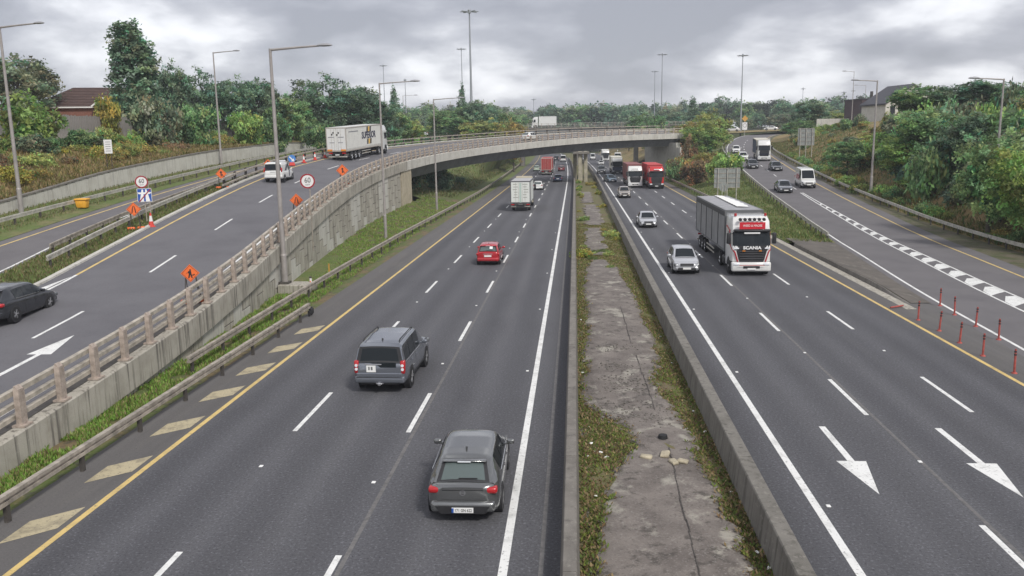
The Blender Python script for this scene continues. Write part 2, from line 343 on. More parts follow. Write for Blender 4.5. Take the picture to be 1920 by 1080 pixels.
def dashes(parent, x, y0, n, per=12.):
    for k in range(n):
        y = y0+per*k
        if y > 330: break
        obj('lane_dash', DASH, parent, loc=(RX(x, y+2), y, .006), rz=math.atan2(RX(x, y)-RX(x, y+4), 4))
dashes(road_l, -8.95, 12.9, 27); dashes(road_l, -5.28, 12.9, 27)
dashes(road_r, 9.5, 15.0, 27); dashes(road_r, 13.0, 15.4, 27)
# reflective studs between the dashes
_st = MB().rbox((0, 0, .012), (.11, .13, .024), .01, 1).mesh('road_stud', PLATE_W)
for x, par, ph in ((-8.95, road_l, 22.), (-5.45, road_l, 21.), (9.62, road_r, 23.), (13.0, road_r, 23.4), (-1.9, road_l, 20), (6.25, road_r, 20)):
    for k in range(7): obj('road_stud', _st, par, loc=(x, ph+12*k, 0))
# hatching on the shoulder (worn cream blocks)
for y in (15.6, 19.2, 22.7, 26.3, 29.8, 33.1, 36.6, 40.1):
    MB().grid([[(-12.5, y-1.2, .006), (-12.5, y, .006)], [(-13.42, y-2.05, .006), (-13.42, y-.85, .006)]]).build('hatch_mark', YHATCH, sh_l)
# lane arrows painted for oncoming traffic
def arrow(parent, x, y, L=5.1, fn=None, sgn=-1, sc=1., name='lane_arrow', z=.006):
    pts = [(-.10, 0), (.10, 0), (.10, L*.56), (.41*sc, L*.56), (0, L), (-.41*sc, L*.56), (-.10, L*.56)]
    fn = fn or (lambda u, v: (x+u, y+sgn*v, z))
    V = [fn(u, v) for u, v in pts]
    F = [(0, 1, 2, 6), (2, 3, 4), (2, 4, 6), (6, 4, 5)]
    b = MB(); b.add(V, F if sgn > 0 else [f[::-1] for f in F]); return b.build(name, WHITE, parent)
arrow(road_r, 7.74, 25.85); arrow(road_r, 11.25, 25.8)

# ---------------------------------------------------------------- central reserve
med = struct(ribbon('central_reserve', SOIL, lambda y, d: (RX(d, y), y, .05 + (.05*math.sin(y*.9+d*2)+.04*math.sin(y*2.3-d*3) if .2 < d < 4 else 0)), list(np.arange(-10, 100, 1.2))+list(range(100, 470, 10)), [4.4, 3.9, 3.4, 2.8, 2.2, 1.6, 1.0, .5, .05]))
PL = [(.4, 5), (.45, 13), (.48, 16.4), (.67, 19.06), (.93, 21.55), (1.58, 23.17), (1.76, 24.19), (1.3, 25.86), (.52, 27.1), (.2, 29.2), (.43, 32.58), (.32, 34.55), (.56, 37.36), (.56, 42.9), (.47, 50.26), (.75, 57.5), (1.3, 62)]
PR = [(3.9, 5), (3.8, 13), (3.72, 16.5), (3.76, 18.37), (3.55, 19.18), (3.63, 21.03), (3.40, 22.52), (3.57, 24.51), (3.3, 27.18), (2.93, 30.45), (3.48, 33.59), (3.44, 39.29), (3.4, 47.21), (3.0, 56.18), (2.0, 62)]
def wob(pts, seed):
    r = random.Random(seed); o = []
    for p in catmull(pts, 12): o.append((p[0]+r.uniform(-.16, .16), p[1]))
    return o
cl, crr = wob(PL, 1), wob(PR, 2)
def interp_edge(E, y): ys = [p[1] for p in E]; o = np.argsort(ys); return float(np.interp(y, np.array(ys)[o], np.array([p[0] for p in E])[o]))
rows = []
for y in np.arange(5, 61.5, .12):
    a, b2 = interp_edge(cl, y), interp_edge(crr, y); rows.append([(a, y, .06)]+[(a+(b2-a)*t, y, .135+.012*math.sin(y*1.7+t*5)) for t in (.03, .25, .5, .75, .97)]+[(b2, y, .06)])
patch = MB(); patch.grid(rows); struct(patch.build('concrete_slab', CONC_M, smooth=50))
for y0, y1, x0, x1 in ((64, 84, 1.0, 2.5), (86, 112, 1.1, 2.9), (115, 138, .9, 2.4)):
    rr = random.Random(int(y0)); rows = []
    for y in np.arange(y0, y1, .8):
        a = x0+rr.uniform(-.3, .3); b2 = x1+rr.uniform(-.35, .35); rows.append([(a, y, .06), (a+.05, y, .13), (b2-.05, y, .13), (b2, y, .06)])
    m_ = MB(); m_.grid(rows); struct(m_.build('concrete_slab', CONC_M))
# joint lines, cracks and rubble on the slab
slab_joint = MB()
for a, b2 in (((2.55, 14), (2.62, 20)), ((2.62, 20), (2.75, 23.5)), ((2.65, 27), (2.5, 34)), ((2.45, 36), (2.4, 44))):
    for k in range(10):
        t0, t1 = k/10, (k+1)/10; x0 = a[0]+(b2[0]-a[0])*t0+rng.normal()*.015; y0 = a[1]+(b2[1]-a[1])*t0; y1 = a[1]+(b2[1]-a[1])*t1
        slab_joint.box((x0, (y0+y1)/2, .152), (.022, (y1-y0)*1.1, .012))
slab_joint.build('slab_joint', DARKST, bpy.data.objects['concrete_slab'])
rub = MB()
for k in range(700):
    y = random.choice((25.9, 26.4, 27.4, 29.3, 29.9, 30.6, 32.2, 35.3))+random.gauss(0, .35); x = random.choice((1.3, 1.7, 2.4))+random.gauss(0, .45); s_ = random.uniform(.012, .06)*random.uniform(.5, 1)
    if not .75 < x < 3.2: continue
    rub.box((x, y, .15+s_*.2), (s_*1.4, s_, s_*.8), random.random()*3)
stuff(tag(rub.build('rubble', CONC_D), 'dark crumbled concrete rubble strewn over the cracked median slab', 'rubble'))
# barriers
def barrier(x0, x1, h, name, label, mt):
    t = empty(name, label, 'barrier', (0, 0, 0))
    y = -9.; k = 0
    while y < 330:
        L = 6.0 if y < 110 else 20.
        b = MB(); ya, yb = y+.012, y+L-.012; xm = (x0+x1)/2; w = x1-x0
        prof = [(-w*.62, -.04), (w*.62, -.04), (w*.55, h*.3), (w*.42, h-.03), (w*.36, h), (-w*.36, h), (-w*.42, h-.03), (-w*.55, h*.3)]
        b.loft([[(RX(xm, yy)+p, yy, q) for p, q in prof] for yy in (ya, yb)])
        b.build('barrier_unit', mt, t); y += L
    return t
barrier(-.30, .05, .85, 'concrete_barrier', 'pale concrete barrier along the left edge of the central reserve', CONC_D)
barrier(4.15, 4.6, .88, 'concrete_barrier', 'long grey concrete barrier between central reserve and oncoming lanes', CONC_B)
lip = struct(ribbon('barrier_footing', CONC_D, lambda y, d: (RX(d, y), y, .03), YS, [.34, .08]))

# ---------------------------------------------------------------- ramp (left) and flyover
RC = [(-15.6, -9), (-15.5, 1), (-15.7, 11), (-15.9, 21), (-16.3, 30.9), (-17.1, 40.9), (-18.3, 50.9), (-19.5, 60.9), (-20.6, 70.8), (-21.4, 80.7), (-21.7, 90.6), (-21.5, 100.6), (-20.8, 110.5), (-19.4, 120.4), (-17.3, 130.2), (-14.5, 139.9), (-11., 149.3), (-6.6, 158.3), (-1.4, 166.8), (4.8, 174.4), (12.1, 181.), (21., 186.4), (31, 190), (43, 192.5)]
ZK = np.array([(-10, -.15), (0, .15), (5, .35), (15, .75), (21, 1.0), (33, 1.6), (42, 2.2), (52, 2.95), (60, 3.55), (77, 4.7), (92, 5.62), (105, 6.28), (120, 6.86), (140, 7.55), (152, 7.95), (164, 8.45), (170, 8.7), (177, 9.0), (181, 9.15), (190, 9.35), (200, 9.45)])
def ZT(y): return float(np.interp(y, ZK[:, 0], ZK[:, 1]))
RAMP = Path(RC, lambda P: np.array([ZT(p[1]) for p in P]))
S0 = 9.0                                        # s where Y is about 0
ES = np.array([(0, 0), (50, 0), (64, .02), (84, .05), (99, .08), (112, .085), (400, .085)])
def rp(s, d, dz=0.):
    x, y, z = RAMP.pt(s, d); e = float(np.interp(s, ES[:, 0], ES[:, 1])); return (x, y, z-.12+e*min(max(d, 0), 10.6)+dz)
SR = list(np.arange(0, 217, 3.)); SEND = 216.
ramp_road = struct(ribbon('ramp_road', A_RAMP, lambda s, d: rp(s, d), SR, [1.1, 3, 5.4, 8, 10.2]))
ribbon('ramp_margin', CONC_D, lambda s, d: rp(s, d, .09 if d < 1.1 else .0), SR, [.42, .9, 1.0, 1.098], ramp_road)
def rline(d, s0, s1, w, m, name='edge_line', z=.006, par=None): return ribbon(name, m, lambda s, q: rp(s, d+q, z), list(np.arange(s0, s1, 3.))+[s1], [-w/2, w/2], par or ramp_road)
rline(9.3, 52.5, SEND, .17, YELLOW); rline(1.55, 0, SEND, .15, WHITE)
for k in range(-2, 13):
    s = 48.2+S0+12*k-.2
    if s > 5: rline(5.55, s-4.2, s, .15, WHITE, 'lane_dash')
rline(9.3, 0, 52.5, .17, WHITE)
# kerb and painted nose
ribbon('kerb', CONC_W, lambda s, d: rp(s, d, .10 if d > 10.21 else 0.), SR, [10.2, 10.215, 10.5], ramp_road)
arrow(ramp_road, 0, 0, L=6.0, fn=lambda u, v: rp(32.2+S0-6+v, 4.05-u, .006), sgn=1, sc=1.15)
nose = MB(); nose.add([rp(52.2, 9.42, .006), rp(45.5, 9.42, .006), rp(45.5, 10.1, .006), rp(48, 10.1, .006)], [(0, 3, 2, 1)]); nose.build('painted_nose', WHITE, ramp_road)
def YX(tab):
    a = np.array(tab, float); return lambda y: float(np.interp(y, a[:, 0], a[:, 1]))
SLW = YX([(-10, -26.5), (20, -28.6), (43.6, -31.8), (51, -33.3), (59, -34.4), (77, -35.4), (95, -35.8), (115, -36.2), (150, -37.5)])
SLY = YX([(-10, -33), (20, -34.6), (50.7, -36.8), (70, -38.1), (89, -38.8), (115, -39.4), (150, -41)])
LRL = YX([(-10, -37.5), (30, -40.2), (56, -40.8), (80, -40.7), (95, -40.6), (115, -41), (150, -43)])
LWALL = YX([(-10, -41), (30, -43.5), (55, -44.6), (75, -45.4), (100, -45.0), (115, -44.6), (150, -46)])
LWH = YX([(-10, .6), (45, .75), (60, 1.0), (70, 1.3), (80, 1.7), (100, 1.9), (115, 1.8), (150, 1.4)])
def ZL(y): return ZT(min(y, 128))-.12 if y < 128 else ZT(128)-.12+.01*(y-128)
YL = list(np.arange(-9, 150, 3.))
slip_l = struct(ribbon('slip_road_left', A_SLIP, lambda y, k: (SLW(y)+.35+(SLY(y)-1.0-SLW(y)-.35)*k, y, ZL(y)), YL, [0, .33, .66, 1]))
ribbon('edge_line', WHITE, lambda y, d: (SLW(y)+d, y, ZL(y)+.006), [y for y in YL if y < 66], [.08, -.08], slip_l)
ribbon('edge_line', YELLOW, lambda y, d: (SLY(y)+d, y, ZL(y)+.006), YL, [.09, -.09], slip_l)
def isl(y, k):
    s = float(np.interp(y, RAMP.P[:len(RAMP.P)*3//5, 1], RAMP.S[:len(RAMP.P)*3//5])); a = rp(s, 10.5, .08); xb = SLW(y)+.352
    zz_ = a[2]+(ZL(y)-a[2])*k + .12*math.sin(math.pi*k)
    return (a[0]+(xb-a[0])*k, y, zz_)
island = struct(ribbon('grass_island', GRASSG, isl, [y for y in YL if y < 118], [0, .25, .5, .75, 1]))
lverge = struct(ribbon('slip_verge_left', GRASSG, lambda y, k: (SLY(y)-1.002+(LWALL(y)+.1-SLY(y)+1.002)*k, y, ZL(y)+.02+.15*k), YL, [0, .2, .5, .8, 1]))
def bankl(y, k):
    tab = [(0, 0), (1.2, .25), (4, 1.3), (9, 3.3), (15, 5.6), (24, 6.6), (60, 7.5), (200, 9)]
    z0 = ZL(y)+LWH(y)-.12; d, h = tab[k]; top = 9.2 if y > 40 else 8.2+.025*y
    f = min(1., max(0., h/5.6)); zz_ = z0+h*(top-z0)/5.6 if h < 5.6 else top+(h-5.6)
    return (LWALL(y)-.28-d+.35*math.sin(y*.35+k)*(k > 1), y, zz_+.18*math.sin(y*.8+k*2)*(1 < k < 5))
bank_l = struct(ribbon('embankment_left', DRYG, bankl, list(np.arange(-9, 150, 2.)), list(range(8))))
# retaining wall behind the left slip road, in vertical-ribbed units with a dark coping
t = empty('retaining_wall', 'low white ribbed concrete retaining wall at the foot of the left embankment', 'wall')
cop = MB(); box_beam(cop, [(LWALL(y)-.08, y, ZL(y)+LWH(y)+.06) for y in np.arange(12, 150, 3.)], .42, .14); cop.build('coping', CONC_D, t)
y = 12.
while y < 146:
    b = MB(); z0, z1 = ZL(y)-.3, ZL(y)+LWH(y); x = LWALL(y+.6)
    hd = math.atan2(LWALL(y)-LWALL(y+1.2), 1.2)
    b.box((x, y+.6, (z0+z1)/2), (.16, 1.15, z1-z0+.06), hd)
    b.build('wall_panel', CONC_W, t); y += 1.2
# ---- verge strip at the foot of the ramp wall
def rvx(y): s = float(np.interp(y, RAMP.P[:len(RAMP.P)*3//5, 1], RAMP.S[:len(RAMP.P)*3//5])); return RAMP.pt(s, 0)[0]
GW = YX([(-10, .05), (30, .05), (45, -.1), (58, -.35), (75, -.1), (95, .5), (112, 1.1), (118, 1.0), (130, .6)])
def vstrip(y, k): return (-14.3+(rvx(y)-.15+14.3)*k, y, -.01+(GW(y))*k**1.3+.03*math.sin(y*1.3+k*4)*(0 < k < 1))
verge_l = struct(ribbon('verge_left', surface_mat('verge_dirt_grass', [((.10, .13, .04), 1, ONE, 0, 1, 1), ((.17, .125, .07), 1.0, (1, .3, 1), .44, .58, .95), ((.07, .065, .05), 2.2, ONE, .5, .62, .8), ((.25, .20, .13), 7, ONE, .56, .68, .6)], bump=.7, bscale=6), vstrip, list(np.arange(-9, 121, 1.5)), [0, .2, .4, .6, .8, 1]))
# ---- ramp retaining wall
t = empty('ramp_wall', 'tall stained concrete retaining wall carrying the left ramp', 'wall')
wp = MB(); k = 0; s = 1.0
while s < 112.5:
    L = 3.45; b = MB(); rings = []
    for q in (s+.012, s+L-.012):
        h_ = float(np.interp(q, [0, 35, 60, 120], [1.25, 1.12, 1.05, 1.1]))
        a0, a1, a2, a3 = RAMP.pt(q, -.06, -h_), RAMP.pt(q, .30, -h_), RAMP.pt(q, .34, 0), RAMP.pt(q, 0., 0); a4 = RAMP.pt(q, -.06, -.05)
        rings.append([a0, a1, a2, a3, a4])
    b.loft(rings); b.build('coping_panel', CONC, t); s += L
cols = 0; s = 22.0
while s < 111.5:
    y = RAMP.pt(s)[1]; zt_ = RAMP.z(s)-.95; zb = GW(y)-.5; off = .75 if cols % 2 else 0.
    z = zt_-off+.0
    zlist = []; zc = zt_
    first = .75 if cols % 2 else 1.5
    while zc > zb+.02:
        h_ = min(first, zc-zb); zlist.append((zc-h_, zc)); zc -= h_; first = 1.5
    for za, zb_ in zlist:
        if zb_-za < .08: continue
        b = MB(); g_ = .032; j = .012*((cols*7+int(za*3)) % 5)/5
        b.loft([[RAMP.pt(q, .10-j, 0)[:2]+(za+g_,), RAMP.pt(q, .3, 0)[:2]+(za+g_,), RAMP.pt(q, .3, 0)[:2]+(zb_-g_,), RAMP.pt(q, .10-j, 0)[:2]+(zb_-g_,)] for q in (s+g_, s+1.5-g_)])
        b.build('facing_panel', CONC_W if (cols+int(za*2)) % 3 == 0 else CONC, t)
    cols += 1; s += 1.5
back = MB(); back.grid([[RAMP.pt(s, .2)[:2]+(-1.,), RAMP.pt(s, .2, -.9)] for s in np.arange(1, 114, 3.)]); back.build('backing', DARKST, t)
# ---- parapets
def parapet(name, label, d, s0, s1, step, postm, railm, side, zf, heights=(.28, .62, 1.0), ph=1.12, pw=.28):
    t = empty(name, label, 'railing')
    b = MB(); b.box((0, 0, ph/2), (.17, pw, ph)); b.box((0, 0, .03), (.38, .42, .06))
    for h_ in heights: b.box((-side*.12, 0, h_-.02), (.13, .10, .12))
    b.prism([(-.065*side, ph-.02), (.065*side, ph-.02), (-.02*side, ph+.1), (-.065*side, ph+.1)], 1, -pw*.45, pw*.45)
    me = b.mesh('post', postm); s = s0
    while s <= s1:
        x, y, _ = RAMP.pt(s, d); obj('post', me, t, loc=(x, y, zf(s)), rz=RAMP.head(s)); s += step
    for h_ in heights:
        rb = MB(); q = [RAMP.pt(s, d+side*.2)[:2]+(zf(s)+h_,) for s in np.arange(s0-1, s1+1, 2.4)]
        box_beam(rb, q, .17, .15 if h_ == heights[-1] else .13)
        rb.build('rail', railm, t, smooth=40)
    return t
parapet('parapet_railing', 'metal parapet railing with beige posts along the ramp and flyover edge', .17, 2.4, SEND-2, 2.06, POSTM, RAILM, 1, lambda s: RAMP.z(s)+.005)
parapet('parapet_railing', 'dark metal railing along the far left edge of the ramp and flyover', 10.62, 84, SEND-2, 3.0, DARKST, GALV_D, -1, lambda s: rp(s, 10.62)[2], heights=(.4, .95), ph=1.05)
# ---- flyover
fly = empty('flyover_bridge', 'curved concrete flyover bridge crossing the motorway', 'bridge', (0, 0, 0))
def deck_sec(s):
    z = RAMP.z(s); return z
rings = []
for s in np.arange(113.5, SEND, 3.):
    z = RAMP.z(s)
    rings.append([RAMP.pt(s, .55)[:2]+(z-1.15,), RAMP.pt(s, 1.5)[:2]+(z-2.7,), RAMP.pt(s, 9.6)[:2]+(z-2.3,), RAMP.pt(s, 10.4)[:2]+(z-.9,), RAMP.pt(s, 10.4)[:2]+(z-.35,), RAMP.pt(s, .55)[:2]+(z-.35,)])
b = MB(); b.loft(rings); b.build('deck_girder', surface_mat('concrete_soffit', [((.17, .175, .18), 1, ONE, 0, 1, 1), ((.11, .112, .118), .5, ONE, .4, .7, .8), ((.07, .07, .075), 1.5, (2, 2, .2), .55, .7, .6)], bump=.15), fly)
s = 113.0
while s < SEND-3.5:
    L = 3.45; b = MB(); rings = []
    for q in (s+.012, s+L-.012):
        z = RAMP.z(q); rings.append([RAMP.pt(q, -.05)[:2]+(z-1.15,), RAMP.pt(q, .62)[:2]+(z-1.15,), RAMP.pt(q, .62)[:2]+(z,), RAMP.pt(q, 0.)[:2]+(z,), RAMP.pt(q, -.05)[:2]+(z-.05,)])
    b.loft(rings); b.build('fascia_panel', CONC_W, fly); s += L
b = MB(); rings = []
for q in np.arange(84, SEND, 3.):
    z = rp(q, 10.6)[2]; rings.append([RAMP.pt(q, 10.35)[:2]+(z-.9,), RAMP.pt(q, 10.95)[:2]+(z-.9,), RAMP.pt(q, 10.95)[:2]+(z+.08,), RAMP.pt(q, 10.501)[:2]+(z+.08,)])
b.loft(rings); b.build('edge_beam', CONC, fly)
# abutments: buff pilaster on the left, pale wall on the right
p0, p1 = RAMP.pt(112.6), RAMP.pt(117.2)
b = MB(); hd = RAMP.head(114.8); c = RAMP.pt(114.9, .55); b.box((c[0], c[1], (RAMP.z(115)-1.17-.3)/2+.1), (.95, 4.7, RAMP.z(115)-1.17+.3), hd); b.build('abutment_pilaster', mat('concrete_buff', (.40, .35, .26), .85, var=.15, scale=1.2), fly)
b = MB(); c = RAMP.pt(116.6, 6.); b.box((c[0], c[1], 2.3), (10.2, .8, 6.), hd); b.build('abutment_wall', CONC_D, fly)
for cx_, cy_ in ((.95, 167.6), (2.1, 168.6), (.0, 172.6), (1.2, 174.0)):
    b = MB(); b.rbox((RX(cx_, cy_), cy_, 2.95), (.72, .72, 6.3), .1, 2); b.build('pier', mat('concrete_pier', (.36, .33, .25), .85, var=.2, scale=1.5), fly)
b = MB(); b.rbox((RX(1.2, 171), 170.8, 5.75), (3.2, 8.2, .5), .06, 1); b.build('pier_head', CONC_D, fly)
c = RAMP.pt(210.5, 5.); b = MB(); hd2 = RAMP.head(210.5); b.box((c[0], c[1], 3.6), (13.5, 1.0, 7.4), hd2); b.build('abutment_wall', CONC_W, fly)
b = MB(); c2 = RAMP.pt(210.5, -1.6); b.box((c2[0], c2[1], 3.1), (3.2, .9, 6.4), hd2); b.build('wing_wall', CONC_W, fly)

# ---------------------------------------------------------------- right slip road
RS_ = [(17.6, 8, 0), (18.0, 20, 0), (18.4, 30, 0), (18.85, 36.5, 0), (19.9, 50.2, 0), (22.4, 74.3, .02), (24.8, 107.6, 1.45), (28.6, 149.4, 3.35), (33.2, 188.5, 5.1), (40.5, 225, 6.9), (50.5, 258, 8.3), (66, 283, 9.2), (92, 297, 9.6), (130, 303, 9.8)]
SLR = Path(RS_, lambda P: np.maximum(0, np.interp(P[:, 1], [0, 72, 80, 107.6, 149.4, 188.5, 225, 258, 283, 303], [0, 0, .2, 1.45, 3.35, 5.1, 6.9, 8.3, 9.2, 9.8])))
def sp(s, d, dz=0.): return SLR.pt(s, -d, dz)          # d metres to the right of the left edge line
SS = list(np.arange(0, SLR.L, 4.))+[SLR.L]
slip_r = struct(ribbon('slip_road_right', A_SLIP, lambda s, d: sp(s, d, .004), SS, [8.9, 6, 3.5, 0, -.5]))
def sline(d, s0, s1, w, m, name='edge_line'): return ribbon(name, m, lambda s, q: sp(s, (d(s) if callable(d) else d)+q, .012), list(np.arange(s0, s1, 3.))+[s1], [w/2, -w/2], slip_r)
sline(0, 0, SLR.L, .16, WHITE); sline(lambda s: 7.6 if s < 120 else 7.6+min(.8, (s-120)*.01), 0, SLR.L, .16, YELLOW)
HL = lambda s: float(np.interp(s, [0, 30, 60, 102], [3.2, 3.35, 3.45, 3.62])); HR = lambda s: float(np.interp(s, [0, 30, 60, 102], [5.3, 4.85, 4.45, 3.86]))
sline(HL, 0, 102, .14, WHITE); sline(HR, 0, 102, .14, WHITE)
s = 3.
while s < 90:
    a, b2 = HL(s)+.07, HR(s)-.07; w = b2-a
    if w > .25:
        m_ = MB(); m_.add([sp(s-.1, a, .012), sp(s+1.3*min(1, w), a+.06, .012), sp(s+1.9*w+.5, a+w*.55, .012), sp(s+1.9*w+.6, b2, .012), sp(s+1.0*w, b2, .012), sp(s+.5*w, a+w*.5, .012)], [(0, 1, 2, 3, 4, 5)][0:1]); m_.f = [tuple(f[::-1]) for f in m_.f]; m_.build('hatch_mark', WHITE, slip_r)
    s += 3.1
for k in range(14):
    s = 106+9*k; 
    if s < 240: ribbon('lane_dash', WHITE, lambda q, d: sp(q, 3.75+d, .012), [s, s+1.7, s+3.2], [.07, -.07], slip_r)
# gore: paved wedge with kerb, then grass
def wedge(s, k):
    q = SLR.pt(s, .5); x0 = RX(17.752, q[1]); return (x0+(q[0]-x0)*k, q[1], q[2]*k**1.2+(.0))
def sY(y): return float(np.interp(y, SLR.P[:, 1], SLR.S))
gore = struct(ribbon('gore_paving', surface_mat('gore_concrete', [((.135, .12, .105), 1, ONE, 0, 1, 1), ((.085, .078, .07), .7, ONE, .42, .68, .8), ((.24, .22, .19), 2, (1, .4, 1), .56, .7, .6)], bump=.3, bscale=20), lambda s, k: (wedge(s, k)[0]+.2*(1-k), wedge(s, k)[1], .03+.20*(1-k)*min(1, (s-sY(45.4))/5)), list(np.arange(sY(45.5), sY(71), 2.))+[sY(73)], [1, .5, .0]))
ribbon('gore_kerb', CONC_D, lambda s, k: (17.76+.16*k+.0, SLR.pt(s)[1], .05 if 0 < k < 1 else -.02) if False else (17.76+.2*k, SLR.pt(s)[1], (-.02, .24, .24, .0)[int(round(k*3))]*min(1, (s-sY(45.4))/5)), list(np.arange(sY(45.5), sY(71), 2.)), [1, .667, .333, 0], gore)
struct(ribbon('gore_asphalt', A_SHOULDER, lambda s, k: (wedge(s, k)[0], wedge(s, k)[1], .002), list(np.arange(0, sY(45.5), 3.))+[sY(46.2)], [1, .5, 0]))
wg = struct(ribbon('grass_wedge', GRASSG, lambda s, k: (wedge(s, k)[0], wedge(s, k)[1], wedge(s, k)[2]+.04+.12*math.sin(s*.6+k*5)*(0 < k < 1)*min(1, max(0, (s-sY(73))/8))), list(np.arange(sY(71), sY(262), 2.5)), [1, .85, .65, .45, .25, .1, 0]))
ribbon('drain_channel', CONC, lambda s, k: (17.15+.55*k, SLR.pt(s)[1], .008), list(np.arange(sY(44.), sY(100), 3.)), [1, 0], gore)
# right verge and bank
RRL = YX([(0, 14.5), (40, 13.2), (60, 11.9), (85, 10.4), (115, 9.6), (170, 9.6), (500, 9.6)])
def bankr(s, k):
    tab = [(0, -.02), (1.2, .1), (3.0, .6), (7, 3.0), (12, 6.0), (18, 8.4), (27, 9.6), (60, 10.5), (220, 11.5)]
    d, h = tab[k]; z = SLR.z(s); top = 11.0+(.5 if s > 150 else 0); hh = h*(max(.8, top-z))/9.6
    p = SLR.pt(s, -(RRL(SLR.pt(s)[1])+.3+d)); return (p[0]+.4*math.sin(s*.5+k)*(k > 2), p[1], z+hh+.2*math.sin(s*.7+k*2.1)*(k > 1))
def vr(s, k): a = 8.902; b_ = RRL(SLR.pt(s)[1])+.3; p = SLR.pt(s, -(a+(b_-a)*k)); return (p[0], p[1], p[2]+(-.02 if k == 1 else .002))
verge_r = struct(ribbon('slip_verge_right', surface_mat('verge_mix', [((.12, .105, .075), 1, ONE, 0, 1, 1), ((.06, .075, .025), .8, ONE, .42, .62, .9), ((.18, .16, .12), 3, ONE, .54, .7, .6)], bump=.5, bscale=6), vr, SS, [1, .5, 0]))
bank_r = struct(ribbon('embankment_right', DRYG, bankr, list(np.arange(0, SLR.L-40, 2.5)), list(range(9))[::-1]))
# banks beyond the flyover, and the land out to the horizon
def bankc(y, k):
    tab = [(-18.5, -.05), (-21, .6), (-26, 2.0), (-34, 4.4), (-44, 5.6), (-52, 8.2), (-62, 9.6), (-90, 10.5), (-260, 12)]
    x, z = tab[k]; f = min(1, max(0, (y-150)/60))
    if k > 1: x = x+f*7*(k < 6)
    return (RX(x, y)+.5*math.sin(y*.3+k)*(0 < k), y, z+(f*2.2 if 1 < k < 5 else 0)+.25*math.sin(y*.45+2*k)*(1 < k))
struct(ribbon('cutting_left', GRASSG, bankc, list(np.arange(118, 480, 4.)), list(range(9))))
def bankd(y, k):
    tab = [(17.8, -.06), (20, .5), (25, 2.6), (33, 6.5), (45, 9.), (80, 10), (300, 12)]
    x, z = tab[k]; return (RX(x, y)+.5*math.sin(y*.3+k)*(0 < k), y, z+.25*math.sin(y*.45+2*k)*(1 < k))
struct(ribbon('cutting_right', DRYG, bankd, list(np.arange(262, 480, 4.)), list(range(7))[::-1]))
far = MB(); far.grid([[(x, y, z+.6*math.sin(x*.02)) for x in range(-900, 901, 60)] for y, z in ((440, -.3), (470, 1.5), (500, 8), (540, 12), (700, 14), (1100, 17), (1650, 20))]); struct(far.build('hills', FARG))

# ================================================================ STREET FURNITURE
def guardrail(label, pts, h=.62, step=2.4, beam=(.10, .26), mt=GALV_D, posth=None, pm=DARKST, group=None, double=False):
    t = empty('guardrail', label, 'guardrail', pts[0], group=group); o = Vector(pts[0]); P = [Vector(p)-o for p in pts]
    b = MB(); box_beam(b, [p+Vector((0, 0, h+.085)) for p in P], *((beam[0], beam[1]*.36))); box_beam(b, [p+Vector((0, 0, h-.085)) for p in P], beam[0], beam[1]*.36); box_beam(b, [p+Vector((0, 0, h)) for p in P], beam[0]*.4, beam[1]*.5)
    b.build('beam', mt, t)
    pm_ = MB().box((0, 0, (h-.35)/2), (.10, .14, h+.30)).mesh('post', pm)
    S = [0.]
    for i in range(len(P)-1): S.append(S[-1]+(P[i+1]-P[i]).length)
    s = .3
    while s < S[-1]:
        i = max(j for j in range(len(S)-1) if S[j] <= s); f = (s-S[i])/(S[i+1]-S[i]); p = P[i].lerp(P[i+1], f); d = P[i+1]-P[i]
        obj('post', pm_, t, loc=(p.x, p.y, p.z), rz=math.atan2(-d.x, d.y)); s += step
    return t
guardrail('weathered guardrail beside the hatched hard shoulder, ending at a black terminal', [(-13.95, y, -.03) for y in (2, 10, 18, 26, 34, 42.2)], .62, 3.2, (.16, .26))
guardrail('second weathered guardrail on the grass strip between shoulder and ramp wall', [(x, y, .0) for x, y in ((-15.25, 31), (-15.4, 36), (-15.6, 45.6), (-15.7, 56), (-15.7, 74), (-15.3, 101), (-15.1, 130), (-15.4, 165), (-16.2, 205), (-17, 250), (-18.3, 300))], .66, 3.2, (.16, .26))
guardrail('guardrail in front of the white retaining wall by the left slip road', [(LRL(y), y, ZL(y)+.1) for y in np.arange(10, 140, 4.)], .58, 3.0, (.12, .30), GALV)
def islx(y, f): return isl(y, f)
guardrail('guardrail on the grass island nearest the ramp lanes', [isl(y, .30+.10*math.sin((y-43)*.03)) for y in np.arange(43.5, 82, 3.)], .60, 2.4, (.12, .28), GALV)
guardrail('guardrail on the grass island nearest the left slip road', [isl(y, .72-.006*(y-44)) for y in np.arange(47, 82, 3.)], .60, 2.4, (.10, .26), GALV_D)
guardrail('long guardrail at the foot of the wooded right embankment', [SLR.pt(s, -RRL(SLR.pt(s)[1])) for s in np.arange(2, 225, 4.)], .62, 3.0, (.10, .30), GALV)
guardrail('guardrail along the grass wedge at the left edge of the right slip road', [SLR.pt(s, .95, 0.0) for s in np.arange(sY(72), sY(215), 3.)], .66, 2.4, (.12, .30), GALV)
guardrail('guardrail at the verge beside the oncoming trucks under the flyover', [(RX(18.3, y)+.0, y, .03) for y in np.arange(116, 262, 6.)], .6, 3.0, (.12, .28), GALV_D)

